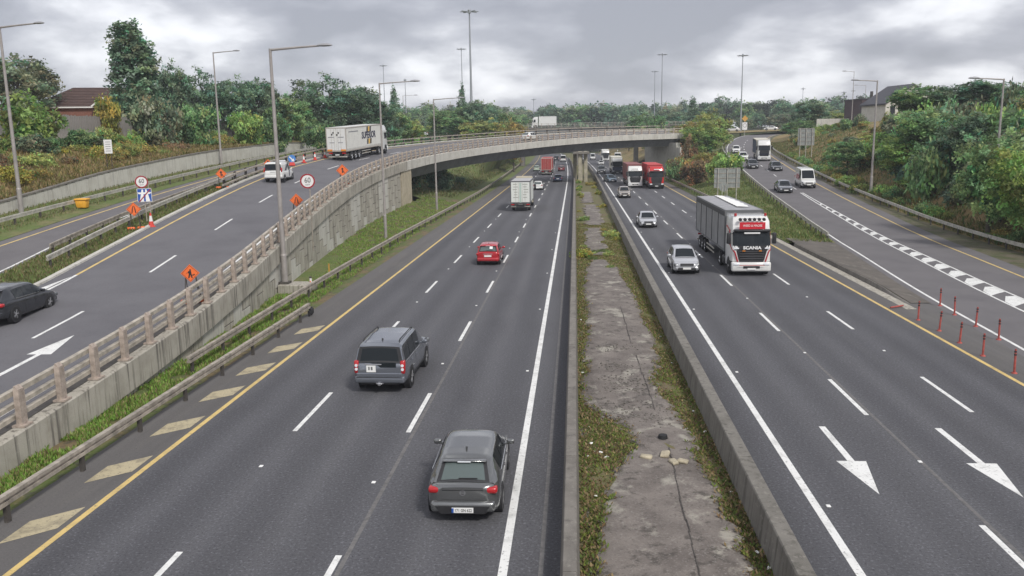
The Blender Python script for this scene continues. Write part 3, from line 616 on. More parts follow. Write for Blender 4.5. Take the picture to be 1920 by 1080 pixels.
LAMP_HEAD = mat('lamp_head', (.30, .30, .31), .5, metal=.2)
def street_lamp(label, x, y, z, top, arm, az, r=.12, plinth=False, headl=.95):
    t = empty('street_lamp', label, 'street lamp', (x, y, z), az, group=None); H = top-z
    b = MB(); b.cyl((0, 0, -.2), (0, 0, 2.2), r*1.25, r*1.2, 12); b.cyl((0, 0, 2.2), (0, 0, 2.3), r*1.3, r, 12); b.cyl((0, 0, 2.3), (0, 0, H), r, r*.55, 12); b.build('pole', POLE, t, smooth=40)
    b = MB(); b.tube([(0, 0, H-.08), (arm*.5, 0, H+.02), (arm-.2, 0, H+.08)], [r*.5, r*.42, r*.35], 8); b.build('arm', POLE, t, smooth=40)
    b = MB(); n = 8; rings = []
    for u, w, h0, h1 in ((0, .05, -.03, .05), (.15, .13, -.05, .10), (.45, .17, -.07, .13), (.75, .15, -.06, .11), (.97, .05, -.03, .04)):
        rings.append([(arm-.35+u*headl, w*math.cos(a), H+.09+(h1 if math.sin(a) > 0 else -h0)*math.sin(a)) for a in [2*math.pi*i/n for i in range(n)]])
    b.loft(rings); b.build('lamp_head', LAMP_HEAD, t, smooth=60)
    if plinth:
        b = MB(); b.rbox((.75, .1, .0), (2.0, 1.5, .9), .04, 1); b.build('plinth', CONC, t)
        b = MB(); b.box((0, 0, .52), (.6, .6, .12)); b.build('base_plate', DARKST, t)
    return t
street_lamp('tall lamp post on a concrete plinth against the ramp wall', -17.85, 49.7, .0, 14.45, 3.2, -.05, .15, True)
street_lamp('lamp post rising from the grass strip beside the buff abutment end of the ramp wall', -17.6, 76.5, -.1, 14.1, 3.15, .0, .12)
street_lamp('lamp post standing in front of the dark underside of the flyover', -17.2, 103.5, .2, 13.8, 3.2, .05, .12)
street_lamp('lamp post at the far left edge beside the white retaining wall', -43.2, 62.5, 3.5, 17.9, 3.4, -.15, .15)
street_lamp('lamp post behind the white retaining wall in front of the dark trees', -44.3, 103.3, 5.9, 19.9, 2.9, -.05, .13)
street_lamp('lamp post beside the guardrail at the foot of the right embankment', 35.6, 104.5, 1.5, 15.0, -2.7, .0, .14)
street_lamp('lamp post stump half hidden by trees at the right embankment', 36.8, 77., .0, 13.4, -2.6, .0, .13)
street_lamp('distant lamp post behind the conifer beyond the ramp', -41.5, 205, 8.5, 19.3, 3., .2, .09)
street_lamp('distant lamp post above the trees beside the white gabled building', 86, 262, 9.5, 22.5, -3, .0, .09)
street_lamp('slim lamp post in front of the dark brick block', 58.5, 186, 10.5, 21.5, -2.2, .1, .08)

def mast(label, x, y, z, top, r=.3, n=8, hr=1.7):
    t = empty('high_mast_light', label, 'mast light', (x, y, z)); H = top-z
    b = MB(); b.cyl((0, 0, -1), (0, 0, H*.45), r, r*.75, 10); b.cyl((0, 0, H*.45), (0, 0, H), r*.7, r*.42, 10); b.build('pole', POLEF, t, smooth=40)
    b = MB(); b.cyl((0, 0, H-.3), (0, 0, H+.7), r*1.2, r*.9, 10)
    b.build('head_frame', POLEF, t)
    m_ = MB(); m_.rbox((hr*.72, 0, 0), (hr*.75, .5, .22), .06, 1); me = m_.mesh('floodlight', POLEF)
    for i in range(n): obj('floodlight', me, t, loc=(0, 0, H+.12), rz=2*math.pi*i/n)
    return t
mast('tallest high mast light rising behind the flyover at upper centre', -31.9, 263, 8, 46.5, .48, 8, 2.6)
mast('high mast light just left of the tallest mast', -56.1, 426, 11, 52, .34, 8, 2.2)
mast('tall high mast light right of centre above the far trees', 43.2, 433, 11, 47.8, .36, 8, 2.4)
mast('shorter high mast light left of its taller neighbour right of centre', 49.1, 536, 12, 47, .34, 8, 2.1)
mast('high mast light near the yellow sign of the right slip road', 65.1, 342, 9, 38.6, .34, 8, 2.0)
mast('slim high mast light above the trees behind the lorry on the ramp', -95, 423, 11, 44.6, .3, 6, 1.9)
mast('slim headless-looking mast right of the conifer behind the ramp', -84.3, 423, 11, 37.5, .3, 6, .8)
mast('small distant mast light left above the white lorry on the far bridge', -25.5, 529, 11, 31.3, .3, 6, 1.5)
mast('small distant mast light beside the lorry on the far bridge', -17, 545, 11, 27.5, .26, 6, 1.2)
mast('small distant mast light above the far bridge right of the lorry', 23.5, 560, 11, 29.5, .3, 6, 1.5)
mast('slim distant mast left of the round tree beyond the right slip road', 116, 448, 10, 30.7, .22, 6, 1.1)
mast('slim distant mast behind the round tree near the brick block', 137, 450, 10, 28.5, .22, 6, 1.1)
mast('slim distant mast nearest the brick block', 141, 448, 10, 29.2, .22, 6, 1.1)
mast('small distant mast between round tree and brick block', 131, 520, 10, 24.5, .2, 6, 1.0)

# ---------------------------------------------------------------- signs
def disc(b, r, y, n=24, cx=0, cz=0): b.add([(cx+r*math.cos(2*math.pi*i/n), y, cz+r*math.sin(2*math.pi*i/n)) for i in range(n)], [tuple(range(n))])
def sign_plate(t, z, r, tilt=0):
    b = MB(); b.cyl((0, -.012, z), (0, .012, z), r, r, 28); b.build('plate', SIGN_W, t)
    b = MB(); n = 28
    V = [(q*math.cos(2*math.pi*i/n), -.017, z+q*math.sin(2*math.pi*i/n)) for q in (r, r*.80) for i in range(n)]; b.add(V, [(i, (i+1) % n, (i+1) % n+n, i+n) for i in range(n)]); b.build('red_ring', SIGN_R, t)
    put_text('60', r*1.0, INK, 'rear', (0, -.018, z+r*.10), t, sx=.85, bold=.004); put_text('km/h', r*.30, INK, 'rear', (0, -.018, z-r*.48), t)
def speed_sign(label, x, y, z, top, r, rz, motorway=False, side=1):
    t = empty('speed_limit_sign', label, 'road sign', (x, y, z), rz); zc = top-r-z
    b = MB(); b.cyl((.12, .06, -.2), (.12, .06, zc+r*.6), .038, n=8)
    if motorway: b.cyl((.42, .06, -.2), (.42, .06, zc+r*.1), .038, n=8)
    b.build('pole', GALV_D, t); sign_plate(t, zc, r)
    if motorway:
        z2 = zc-r-.50; w = .47
        MB().box((.12, 0, z2), (w*2, .025, w*2)).build('motorway_plate', SIGN_W, t)
        b = MB(); b.box((.12, -.016, z2), (w*1.88, .008, w*1.88)); b.build('blue_field', BLUE, t)
        b = MB()
        for s_ in (-1, 1): b.prism([(.12+s_*.06, z2-.44), (.12+s_*.34, z2-.44), (.12+s_*.16, z2+.40), (.12+s_*.06, z2+.40)], 1, -.024, -.021)
        b.prism([(.12-.46, z2+.2), (.12+.46, z2+.2), (.12+.36, z2+.08), (.12-.36, z2+.08)], 1, -.025, -.022); b.build('motorway_symbol', INK_W, t)
        b = MB(); b.prism([(.12-.42, z2-.46), (.12-.32, z2-.46), (.12+.46, z2+.42), (.12+.36, z2+.42)], 1, -.030, -.027); b.build('red_bar', SIGN_R, t)
    return t
q = isl(56.8, .18); speed_sign('60 speed limit sign above an end-of-motorway plate on the grass island', q[0], q[1], q[2], q[2]+3.35, .43, .45, True)
q = RAMP.pt(67.4, -.35); speed_sign('60 speed limit sign outside the ramp parapet', q[0], q[1], 1.5, 6.8, .52, .25)
t = speed_sign('speed limit and end-of-motorway sign cut off by the left picture edge', -42.3, 57.5, ZL(57.5), ZL(57.5)+3.95, .46, .5, True)

def diamond_sign(label, x, y, z, rz, size, kind, h=1.5):
    t = empty('roadworks_sign', label, 'roadworks sign', (x, y, z), rz); s_ = size/2*1.414
    b = MB(); b.prism([(-s_, h), (0, h-s_), (s_, h), (0, h+s_)], 1, -.015, .015); b.build('orange_plate', ORANGE, t)
    b = MB(); k = .93
    for a in range(4):
        c = [(-s_, h), (0, h-s_), (s_, h), (0, h+s_)]; p, q_ = c[a], c[(a+1) % 4]; cen = (0, h)
        L = lambda u, f: (cen[0]+(u[0]-cen[0])*f, cen[1]+(u[1]-cen[1])*f)
        b.prism([L(p, .90), L(q_, .90), L(q_, .86), L(p, .86)], 1, -.021, -.018)
    if kind == 'narrow':
        for sgn in (-1, 1): b.prism([(sgn*.10*size/.75, h-.24), (sgn*.17*size/.75, h-.24), (sgn*.13*size/.75, h), (sgn*.05*size/.75, h+.24), (-sgn*.0+sgn*.01, h+.24), (sgn*.06*size/.75, h)], 1, -.021, -.018)
    elif kind == 'lane':
        b.prism([(-.05, h-.24), (.05, h-.24), (.05, h+.1), (.13, h+.1), (0, h+.28), (-.13, h+.1), (-.05, h+.1)], 1, -.021, -.018); b.prism([(.12, h-.24), (.2, h-.24), (.12, h+.0), (.06, h-.04)], 1, -.021, -.018)
    else:                                                       # digging figure
        f = size/.9
        for poly in ([(-.05*f, h+.24*f), (.03*f, h+.30*f), (.09*f, h+.24*f), (.05*f, h+.17*f), (-.03*f, h+.18*f)], [(-.13*f, h+.14*f), (.06*f, h+.18*f), (.10*f, h-.04*f), (-.02*f, h-.08*f), (-.12*f, h)], [(.0, h-.05*f), (.1*f, h-.05*f), (.16*f, h-.34*f), (.07*f, h-.34*f)], [(-.08*f, h-.04*f), (.02*f, h-.06*f), (-.06*f, h-.34*f), (-.15*f, h-.34*f)], [(-.28*f, h-.02*f), (-.25*f, h+.02*f), (.06*f, h+.16*f), (.08*f, h+.12*f)], [(.12*f, h-.12*f), (.30*f, h-.06*f), (.33*f, h-.13*f), (.17*f, h-.18*f)]):
            b.prism(poly, 1, -.021, -.018)
    b.build('symbol', INK, t)
    b = MB()
    for sgn in (-1, 1): b.cyl((sgn*.22, .02, h-s_*.45), (sgn*.34, .02, .03), .022, n=6); b.cyl((sgn*.22, .05, h-s_*.3), (sgn*.28, .75, .03), .022, n=6)
    b.build('stand', DARKST, t)
    b = MB(); b.rbox((-.28, .05, .13), (.5, .32, .18), .05, 1); b.rbox((.30, .35, .12), (.5, .30, .18), .05, 1); b.build('sandbag', ORANGE, t, smooth=50)
    return t
def on_isl(y, f, dz=0): x, yy, z = isl(y, f); return x, yy, z+dz
diamond_sign('orange road narrows sign beside the speed limit post on the grass island', *on_isl(54.4, .12), .35, .66, 'narrow', 1.42)
diamond_sign('orange lane closure sign at the far tip of the grass island', *on_isl(73.6, .10), .3, .68, 'lane', 1.35)
q = rp(45.0+S0-9+.5, .78, .1); diamond_sign('orange men-at-work sign behind the ramp parapet', q[0], q[1], q[2], .25, .58, 'dig', 1.45)
q = rp(69., .85, .1); diamond_sign('orange road narrows sign behind the ramp parapet near the 60 sign', q[0], q[1], q[2], .2, .68, 'narrow', 1.3)
q = rp(88.6, .85, .1); diamond_sign('farthest orange diamond sign behind the ramp parapet', q[0], q[1], q[2], .15, .82, 'lane', 1.35)
q = rp(94.5, 9.9, .1); diamond_sign('small orange sign behind the white van at the ramp railing', q[0], q[1], q[2], .2, .6, 'lane', .95)

def cone(label, x, y, z, h=.95, group=None):
    t = empty('traffic_cone', label, 'traffic cone', (x, y, z), random.random(), group)
    MB().rbox((0, 0, .05), (.48*h, .48*h, .09), .02, 1).build('base', RED, t)
    f = lambda v: .19*h*(1-v)+.045*h*v
    b = MB(); b.cyl((0, 0, .09), (0, 0, h*.42), f(0), f(.4), 12); b.build('cone_body', RED, t, smooth=40); b = MB(); b.cyl((0, 0, h*.80), (0, 0, h), f(.78), f(1.), 12); b.build('cone_tip', RED, t, smooth=40)
    b = MB(); b.cyl((0, 0, h*.42), (0, 0, h*.80), f(.4), f(.78), 12, caps=False); b.build('white_sleeve', SIGN_W, t, smooth=40); return t
q = isl(55.3, .0); cone('red and white traffic cone beside the orange sign on the island kerb', q[0]+.1, q[1]+.3, q[2], 1.0)
for s_, lab in ((105.3, 'nearest red and white cone beside the railing behind the white lorry'), (109., 'middle red and white cone beside the railing behind the white lorry'), (112.4, 'farthest red and white cone beside the railing close to the white lorry')):
    q = rp(s_, 9.75); cone(lab, q[0], q[1], q[2], .95)
q = SLR.pt(sY(58.8), -10.7); cone('red and white cone on the verge at the right picture edge', q[0], q[1], q[2]+.0, 1.0)
# blue keep-right board on a red base
q = rp(101.6, 9.8); t = empty('keep_right_board', 'round blue arrow board on a red base beside the ramp railing', 'road sign', q, .2)
b = MB(); b.cyl((0, -.02, .8), (0, .02, .8), .42, n=24); b.build('blue_disc', mat('sign_lightblue', (.07, .22, .55), .5), t)
b = MB(); b.prism([(-.3, .98), (-.22, 1.06), (.12, .72), (.22, .82), (.26, .48), (-.08, .52), (.02, .62)], 1, -.03, -.025); b.build('arrow', INK_W, t)
b = MB(); b.rbox((0, 0, .2), (.7, .45, .38), .06, 1, taper=(.7, .7, 0)); b.build('red_base', RED, t)
# flexible red bollards at the gore
BG = 'red flexible posts at the gore'
def bollard(label, x, y):
    t = empty('flexible_bollard', label, 'bollard', (x, y, .0), 0, BG)
    b = MB(); b.cyl((0, 0, 0), (0, 0, .05), .11, .09, 10); b.cyl((0, 0, .05), (0, 0, .95), .042, .036, 10); b.build('post', mat('bollard_red', (.38, .075, .06), .6, var=.25, scale=7), t, smooth=40)
    for z_ in (.70, .82): b = MB(); b.cyl((0, 0, z_), (0, 0, z_+.06), .046, n=10, caps=False); b.build('dark_band', BLACKP, t)
    t.rotation_euler = (random.uniform(-.03, .05), random.uniform(-.03, .05), 0)
for i, (x, y) in enumerate(((16.72, 41.4), (16.77, 39.1), (16.68, 36.8), (16.64, 34.6), (16.62, 32.05))):
    bollard('%s red bollard of the row beside the main carriageway edge line' % ('farthest', 'second farthest', 'middle', 'second nearest', 'nearest')[i], x, y)
for i, (x, y) in enumerate(((19.2, 44.9), (18.95, 42.6), (18.8, 40.0), (18.6, 37.4))):
    bollard('%s red bollard of the row beside the slip road edge line' % ('farthest', 'second farthest', 'second nearest', 'nearest')[i], x, y)
t = empty('flexible_bollard', 'knocked-over red bollard lying on the gore kerb', 'bollard', (16.9, 44.2, .02), .3, BG)
b = MB(); b.cyl((-.5, .1, .05), (.45, .35, .05), .04, .04, 8); b.build('post', MATS['bollard_red'], t, smooth=40)
# big direction signs seen from behind
def big_sign(label, x, y, z, w, h, base, rz, bars=3, posts=3):
    t = empty('direction_sign', label, 'road sign', (x, y, z), rz)
    b = MB(); b.box((0, 0, base+h/2), (w, .04, h)); b.build('panel', SIGNBACK, t)
    for i in range(bars+2): MB().box((0, -.05, base+h*i/(bars+1)*.96+.04), (w*.99, .05, .07)).build('stiffener', GALV_D, t)
    for i in range(posts):
        xx = -w*.36+w*.72*i/max(1, posts-1); MB().cyl((xx, -.14, -.6), (xx, -.14, base+h), .065, n=8).build('post', GALV, t)
    return t
q = wedge(sY(110), .2); big_sign('large grey back of a direction sign on the grass wedge behind the grey-sided lorry', q[0]+.35, q[1], q[2], 3.35, 2.55, 2.0, .1, 3, 3)
q = SLR.pt(sY(160), -12.4); big_sign('grey back of a direction sign on three tall posts at the right embankment', q[0], q[1], q[2]+1.0, 2.9, 3.1, 1.9, -.1, 3, 3)
t = empty('round_sign', 'round grey back of a sign on two posts beside the large sign back', 'road sign', (17.6+.4, 104, .35), .1)
b = MB(); b.cyl((0, -.015, 2.35), (0, .015, 2.35), .55, n=24); b.build('plate', SIGNBACK, t)
for xx in (-.18, .18): MB().cyl((xx, -.06, -.3), (xx, -.06, 2.6), .04, n=8).build('post', GALV, t)
big_sign('faint grey sign back in the shade under the right end of the flyover', RX(20.6, 200), 200, .9, 3.2, 3.2, 3.2, .05, 3, 2)
# far yellow and white sign pair, info plate, camera post, yellow grit bin
q = SLR.pt(sY(262), 1.4); t = empty('warning_sign', 'yellow diamond warning sign above a white plate beside the far bend', 'road sign', (q[0]-.6, q[1]-4, q[2]), .1)
b = MB(); b.prism([(-.95, 4.9), (0, 3.95), (.95, 4.9), (0, 5.85)], 1, -.02, .02); b.build('yellow_plate', mat('sign_yellow', (.55, .30, .06), .5), t)
MB().box((0, 0, 2.7), (1.5, .04, 2.2)).build('white_plate', SIGN_W, t)
b = MB(); n = 20; V = [(q_*math.cos(2*math.pi*i/n), -.03, 2.9+q_*math.sin(2*math.pi*i/n)) for q_ in (.6, .46) for i in range(n)]; b.add(V, [(i, (i+1) % n, (i+1) % n+n, i+n) for i in range(n)]); b.build('ring', mat('ring_grey', (.25, .23, .24), .6), t)
MB().cyl((0, .05, -.3), (0, .05, 5), .06, n=8).build('post', GALV, t)
t = empty('information_plate', 'small white lettered plate on two posts behind the white wall', 'road sign', (-45.9, 80.5, ZL(80.5)), .45)
MB().box((0, 0, 4.0), (.72, .03, 1.35)).build('plate', SIGN_W, t)
b = MB()
for i in range(5): b.box((0, -.02, 4.45-i*.22), (.46, .008, .06))
b.build('lettering', mat('print_grey', (.25, .25, .25), .6), t)
for xx in (-.22, .22): MB().cyl((xx, .04, -.2), (xx, .04, 4.4), .035, n=6).build('post', DARKST, t)
q = SLR.pt(sY(128), -12.0); t = empty('camera_post', 'small traffic monitor box on a short post at the right embankment', 'camera', (q[0], q[1], q[2]+1.0), .1)
MB().cyl((0, 0, -.5), (0, 0, 1.9), .07, n=8).build('post', GALV, t); MB().rbox((0, 0, 2.3), (1.0, .35, .9), .04, 1).build('box', mat('box_grey', (.22, .27, .26), .6), t); MB().box((.2, -.2, 2.35), (.35, .06, .4)).build('dark_face', BLACKP, t)
t = empty('grit_bin', 'yellow plastic grit bin beside the left guardrail', 'bin', (-40.3, 66.0, ZL(66)+.08), .1)
b = MB(); b.rbox((0, 0, .33), (.75, .65, .62), .06, 2, taper=(1.15, 1.15, 0)); b.build('tub', mat('bin_yellow', (.72, .36, .035), .5, var=.1), t, smooth=50); b = MB(); b.rbox((0, 0, .72), (1.0, .85, .16), .06, 2); b.build('lid', MATS['bin_yellow'], t, smooth=50)
# verge marker and rail terminal
t = empty('marker_post', 'small orange-tipped marker post on the verge beside the second guardrail', 'marker post', (-16.4, 50.2, -.05)); MB().rbox((0, 0, .35), (.14, .10, .8), .03, 1).build('post', SIGN_W, t); MB().rbox((0, 0, .79), (.145, .105, .14), .03, 1).build('cap', DARKST, t); MB().box((0, -.06, .45), (.06, .02, .25)).build('reflector', ORANGE, t)
t = empty('rail_terminal', 'black crumpled terminal at the end of the near guardrail', 'guardrail end', (-13.95, 42.6, 0)); b = MB()
for k in range(6): b.rbox((random.uniform(-.05, .05), k*.14-.5, .22+random.uniform(-.05, .08)), (.14, .09, .3), .03, 1)
b.build('terminal', BLACKP, t)
t = empty('marker_post', 'thin yellow stake in the grass below the ramp wall', 'marker post', (-17.1, 56.5, -.25)); MB().box((0, 0, .4), (.09, .05, 1.0)).build('post', mat('stake_yellow', (.5, .28, .06), .6), t)

# ---------------------------------------------------------------- second bridge
t = empty('far_bridge', 'second flat bridge with pale railing beyond the flyover', 'bridge', (0, 268, 0))
b = MB(); b.box((1, 0, 10.6), (78, 9, 1.5)); b.build('deck', MATS['concrete_soffit'], t)
b = MB(); b.box((1, -4.6, 11.5), (78, .3, .5)); b.build('edge_beam', CONC_D, t)
pm_ = MB().box((0, 0, .65), (.12, .12, 1.3)).mesh('post', POSTM)
for k in range(38): obj('post', pm_, t, loc=(-37+k*2.05, -4.55, 11.7))
for h_ in (.35, .8, 1.25): MB().box((1, -4.5, 11.7+h_), (78, .08, .09)).build('rail', GALV, t)
for xx in (-16.5, 1.0, 19.): MB().rbox((xx, 0, 4.9), (1.1, 6, 10), .1, 1).build('pier', CONC_D, t)

# ---------------------------------------------------------------- left fence, house, right building
t = empty('timber_fence', 'weathered grey timber board fence on top of the left embankment', 'fence')
pl = MB().box((0, 0, 1.75), (.05, .30, 3.5)).mesh('plank', mat('fence_wood', (.27, .25, .235), .85, var=.3, scale=2.5, stretch=(3, 3, .3)))
k = 0
FP = Path([(-66, 60), (-63.5, 72), (-62, 84), (-60.8, 98), (-60.2, 112), (-59.5, 130), (-58, 150)])
s = 0.
while s < FP.L and k < 290:
    x, y, _ = FP.pt(s); o_ = obj('plank', pl, t, loc=(x+random.uniform(-.02, .02), y, 9.0+random.uniform(-.08, .08)), rz=FP.head(s)+random.uniform(-.04, .04)); s += .335; k += 1
b = MB()
for h_ in (.6, 2.0, 3.2): box_beam(b, [FP.pt(s_, .05)[:2]+(9.0+h_,) for s_ in np.arange(0, FP.L, 4.)], .05, .1)
b.build('fence_rail', mat('fence_rail', (.2, .18, .16), .85), t)

ROOF = surface_mat('roof_tiles', [((.105, .068, .060), 1, ONE, 0, 1, 1), ((.075, .05, .046), 1.2, ONE, .42, .68, .8), ((.15, .105, .09), 6, ONE, .55, .7, .5)], bump=.2, bscale=12)
t = empty('brick_house', 'brick house with dark red hipped roof behind the timber fence', 'house', (-73.5, 128, 10.5), .28)
b = MB(); b.box((0, 0, 2.0), (17, 9, 4.0)); b.build('wall', mat('brick_wall', (.20, .085, .06), .85, var=.3, scale=8), t)
b = MB(); a, c_ = 8.9, 4.9; b.add([(-a, -c_, 4.02), (a, -c_, 4.02), (a, c_, 4.02), (-a, c_, 4.02), (-a+5.2, 0, 7.1), (a-4.6, 0, 7.1)], [(0, 1, 5, 4), (2, 3, 4, 5), (1, 2, 5), (3, 0, 4), (0, 3, 2, 1)]); rf = b.build('roof', ROOF, t)
# courses of tiles as thin proud strips
for k in range(12):
    f = (k+.5)/12; z = 4.02+(7.1-4.02)*f; yy = -c_*(1-f)
    x0 = -a+5.2*f; x1 = a-4.6*f
    cb = MB(); cb.box(((x0+x1)/2, yy-.03, z+.03), (x1-x0, .1, .035)); cb.build('tile_course', ROOF, rf)
b = MB(); box_beam(b, [(-a, -c_, 3.95), (a, -c_, 3.95)], .16, .2); box_beam(b, [(a, -c_, 3.95), (a, c_, 3.95)], .16, .2); b.build('fascia', SIGN_W, t)
b = MB(); b.prism([(.1, 4.05), (3.3, 4.05), (1.7, 5.3)], 1, -5.6, -3.0); b.build('gable', ROOF, t)
b = MB(); b.box((0, 0, 0), (2.1, .12, .2), M=Matrix.Translation((.9, -5.66, 4.68)) @ Matrix.Rotation(-R(38), 4, 'Y')); b.box((0, 0, 0), (2.1, .12, .2), M=Matrix.Translation((2.5, -5.66, 4.68)) @ Matrix.Rotation(R(38), 4, 'Y')); b.build('bargeboard', SIGN_W, t)
b = MB(); b.box((6.6, -.2, 6.9), (1.0, .7, 1.5)); b.build('chimney', MATS['brick_wall'], t); MB().cyl((6.6, -.2, 7.6), (6.6, -.2, 8.1), .16, n=8).build('chimney_pot', MATS['brick_wall'], t)

t = empty('gabled_building', 'white rendered building with dark pitched roof at the upper right', 'building', (70.5, 193, 11.3), .18)
rend = mat('render_white', (.55, .53, .48), .85, var=.08, scale=1.5)
b = MB(); b.prism([(-5.2, -1), (6.5, -1), (6.5, 3.6), (.8, 7.2), (-5.2, 3.4)], 1, -4, 6); b.build('wall', rend, t)
b = MB(); b.prism([(-5.6, 3.25), (.8, 7.3), (7.2, 3.3), (7.2, 3.6), (.8, 7.65), (-5.6, 3.6)], 1, -4.3, 6.3); b.build('roof', mat('slate', (.05, .05, .06), .6), t)
for xx in (-3.6, -1.2, 1.6, 4.0):
    w_ = MB().box((xx, -4.02, 1.9), (1.1, .08, 2.3)).build('window', mat('frame_dark', (.05, .05, .06), .5), t); MB().box((xx, -4.07, 1.9), (.94, .03, 2.1)).build('pane', GLASS, w_)
t = empty('brick_block', 'dark purple-brown flat roofed block beside the white gabled building', 'building', (66.3, 203.5, 11.2), .18)
MB().box((0, 0, 2.4), (4.6, 8, 5.2)).build('wall', mat('dark_brick', (.085, .06, .065), .85, var=.2, scale=6), t); MB().box((0, 0, 5.1), (4.9, 8.3, .25)).build('roof_edge', mat('coping_dark', (.06, .06, .065), .6), t); MB().cyl((1.5, -1, 5), (1.5, -1, 6.9), .35, .35, 8).build('flue', DARKST, t)
t = empty('boundary_wall', 'long pale concrete boundary wall below the brick block', 'wall', (65.8, 205, 9.9), .12)
for k in range(4): MB().box((-8.4+k*2.6, 0, .9-.0*k), (2.57, .25, 2.6)).build('wall_panel', CONC_W, t)

# ================================================================ VEHICLES
def paint(name, c, metal=.0, rough=.2): return mat('paint_'+name, c, rough, metal=metal, coat=.7)
P_DG = paint('dark_green_grey', (.20, .205, .205), .7); P_GREY = paint('slate_grey', (.20, .215, .245), .6); P_RED = paint('red', (.42, .022, .03), .1)
P_BLK = paint('black', (.035, .038, .045), .4); P_SIL = paint('silver', (.55, .56, .58), .5, .3); P_WHT = paint('white', (.70, .70, .68)); P_NAVY = paint('navy', (.03, .045, .09), .3)
P_LBL = paint('pale_blue', (.20, .27, .34), .4); P_BEI = paint('pale_gold', (.40, .36, .32), .4); P_DRED = paint('dark_red', (.20, .03, .035), .3); P_GRN = paint('pale_green', (.42, .50, .40), .1)
WHEELS = {}
def wheel(t, x, y, r, w, side, style='alloy', name='wheel'):
    key = (round(r, 3), style, side)
    if key not in WHEELS:
        b = MB(); hw = w/2; b.lathe_x([(-hw, r*.62), (-hw, r*.9), (-hw*.8, r), (hw*.8, r), (hw, r*.9), (hw, r*.62)], 0, 0, 0, 22); ty = b.mesh('tyre', BLACK, 50)
        b = MB(); f = side*hw*.82
        rr = r*(.66 if style == 'alloy' else .60)
        if style == 'alloy':
            for k in range(5):
                for da in (-.16, .16):
                    a = 2*math.pi*k/5+da; c, s = math.cos(a), math.sin(a)
                    b.cyl((f, c*r*.1, s*r*.1), (f, c*rr*.97, s*rr*.97), r*.055, r*.05, 6)
            b.lathe_x([(f-.02*side, rr), (f, rr*.96), (f-.01*side, rr*.9)], 0, 0, 0, 22); b.cyl((f-.03*side, 0, 0), (f+.012*side, 0, 0), r*.14, r*.13, 10)
        else:
            b.lathe_x([(f, rr), (f-.03*side, rr*.85), (f-.06*side, rr*.5), (f+.02*side, rr*.42), (f+.04*side, rr*.2), (f+.04*side, .001)], 0, 0, 0, 18)
        rm = b.mesh('rim', RIM if style == 'alloy' else CHROME, 40)
        b = MB(); b.cyl((-hw*.3, 0, 0), (side*hw*.55, 0, 0), r*.65, r*.65, 18); hb = b.mesh('hub_shadow', BLACKP)  # black disc painted in for the shade behind the rim
        WHEELS[key] = (ty, rm, hb)
    ty, rm, hb = WHEELS[key]
    o = obj('wheel', ty, t, loc=(x, y, r)); obj('rim', rm, o); obj('hub_shadow_disc', hb, o); return o

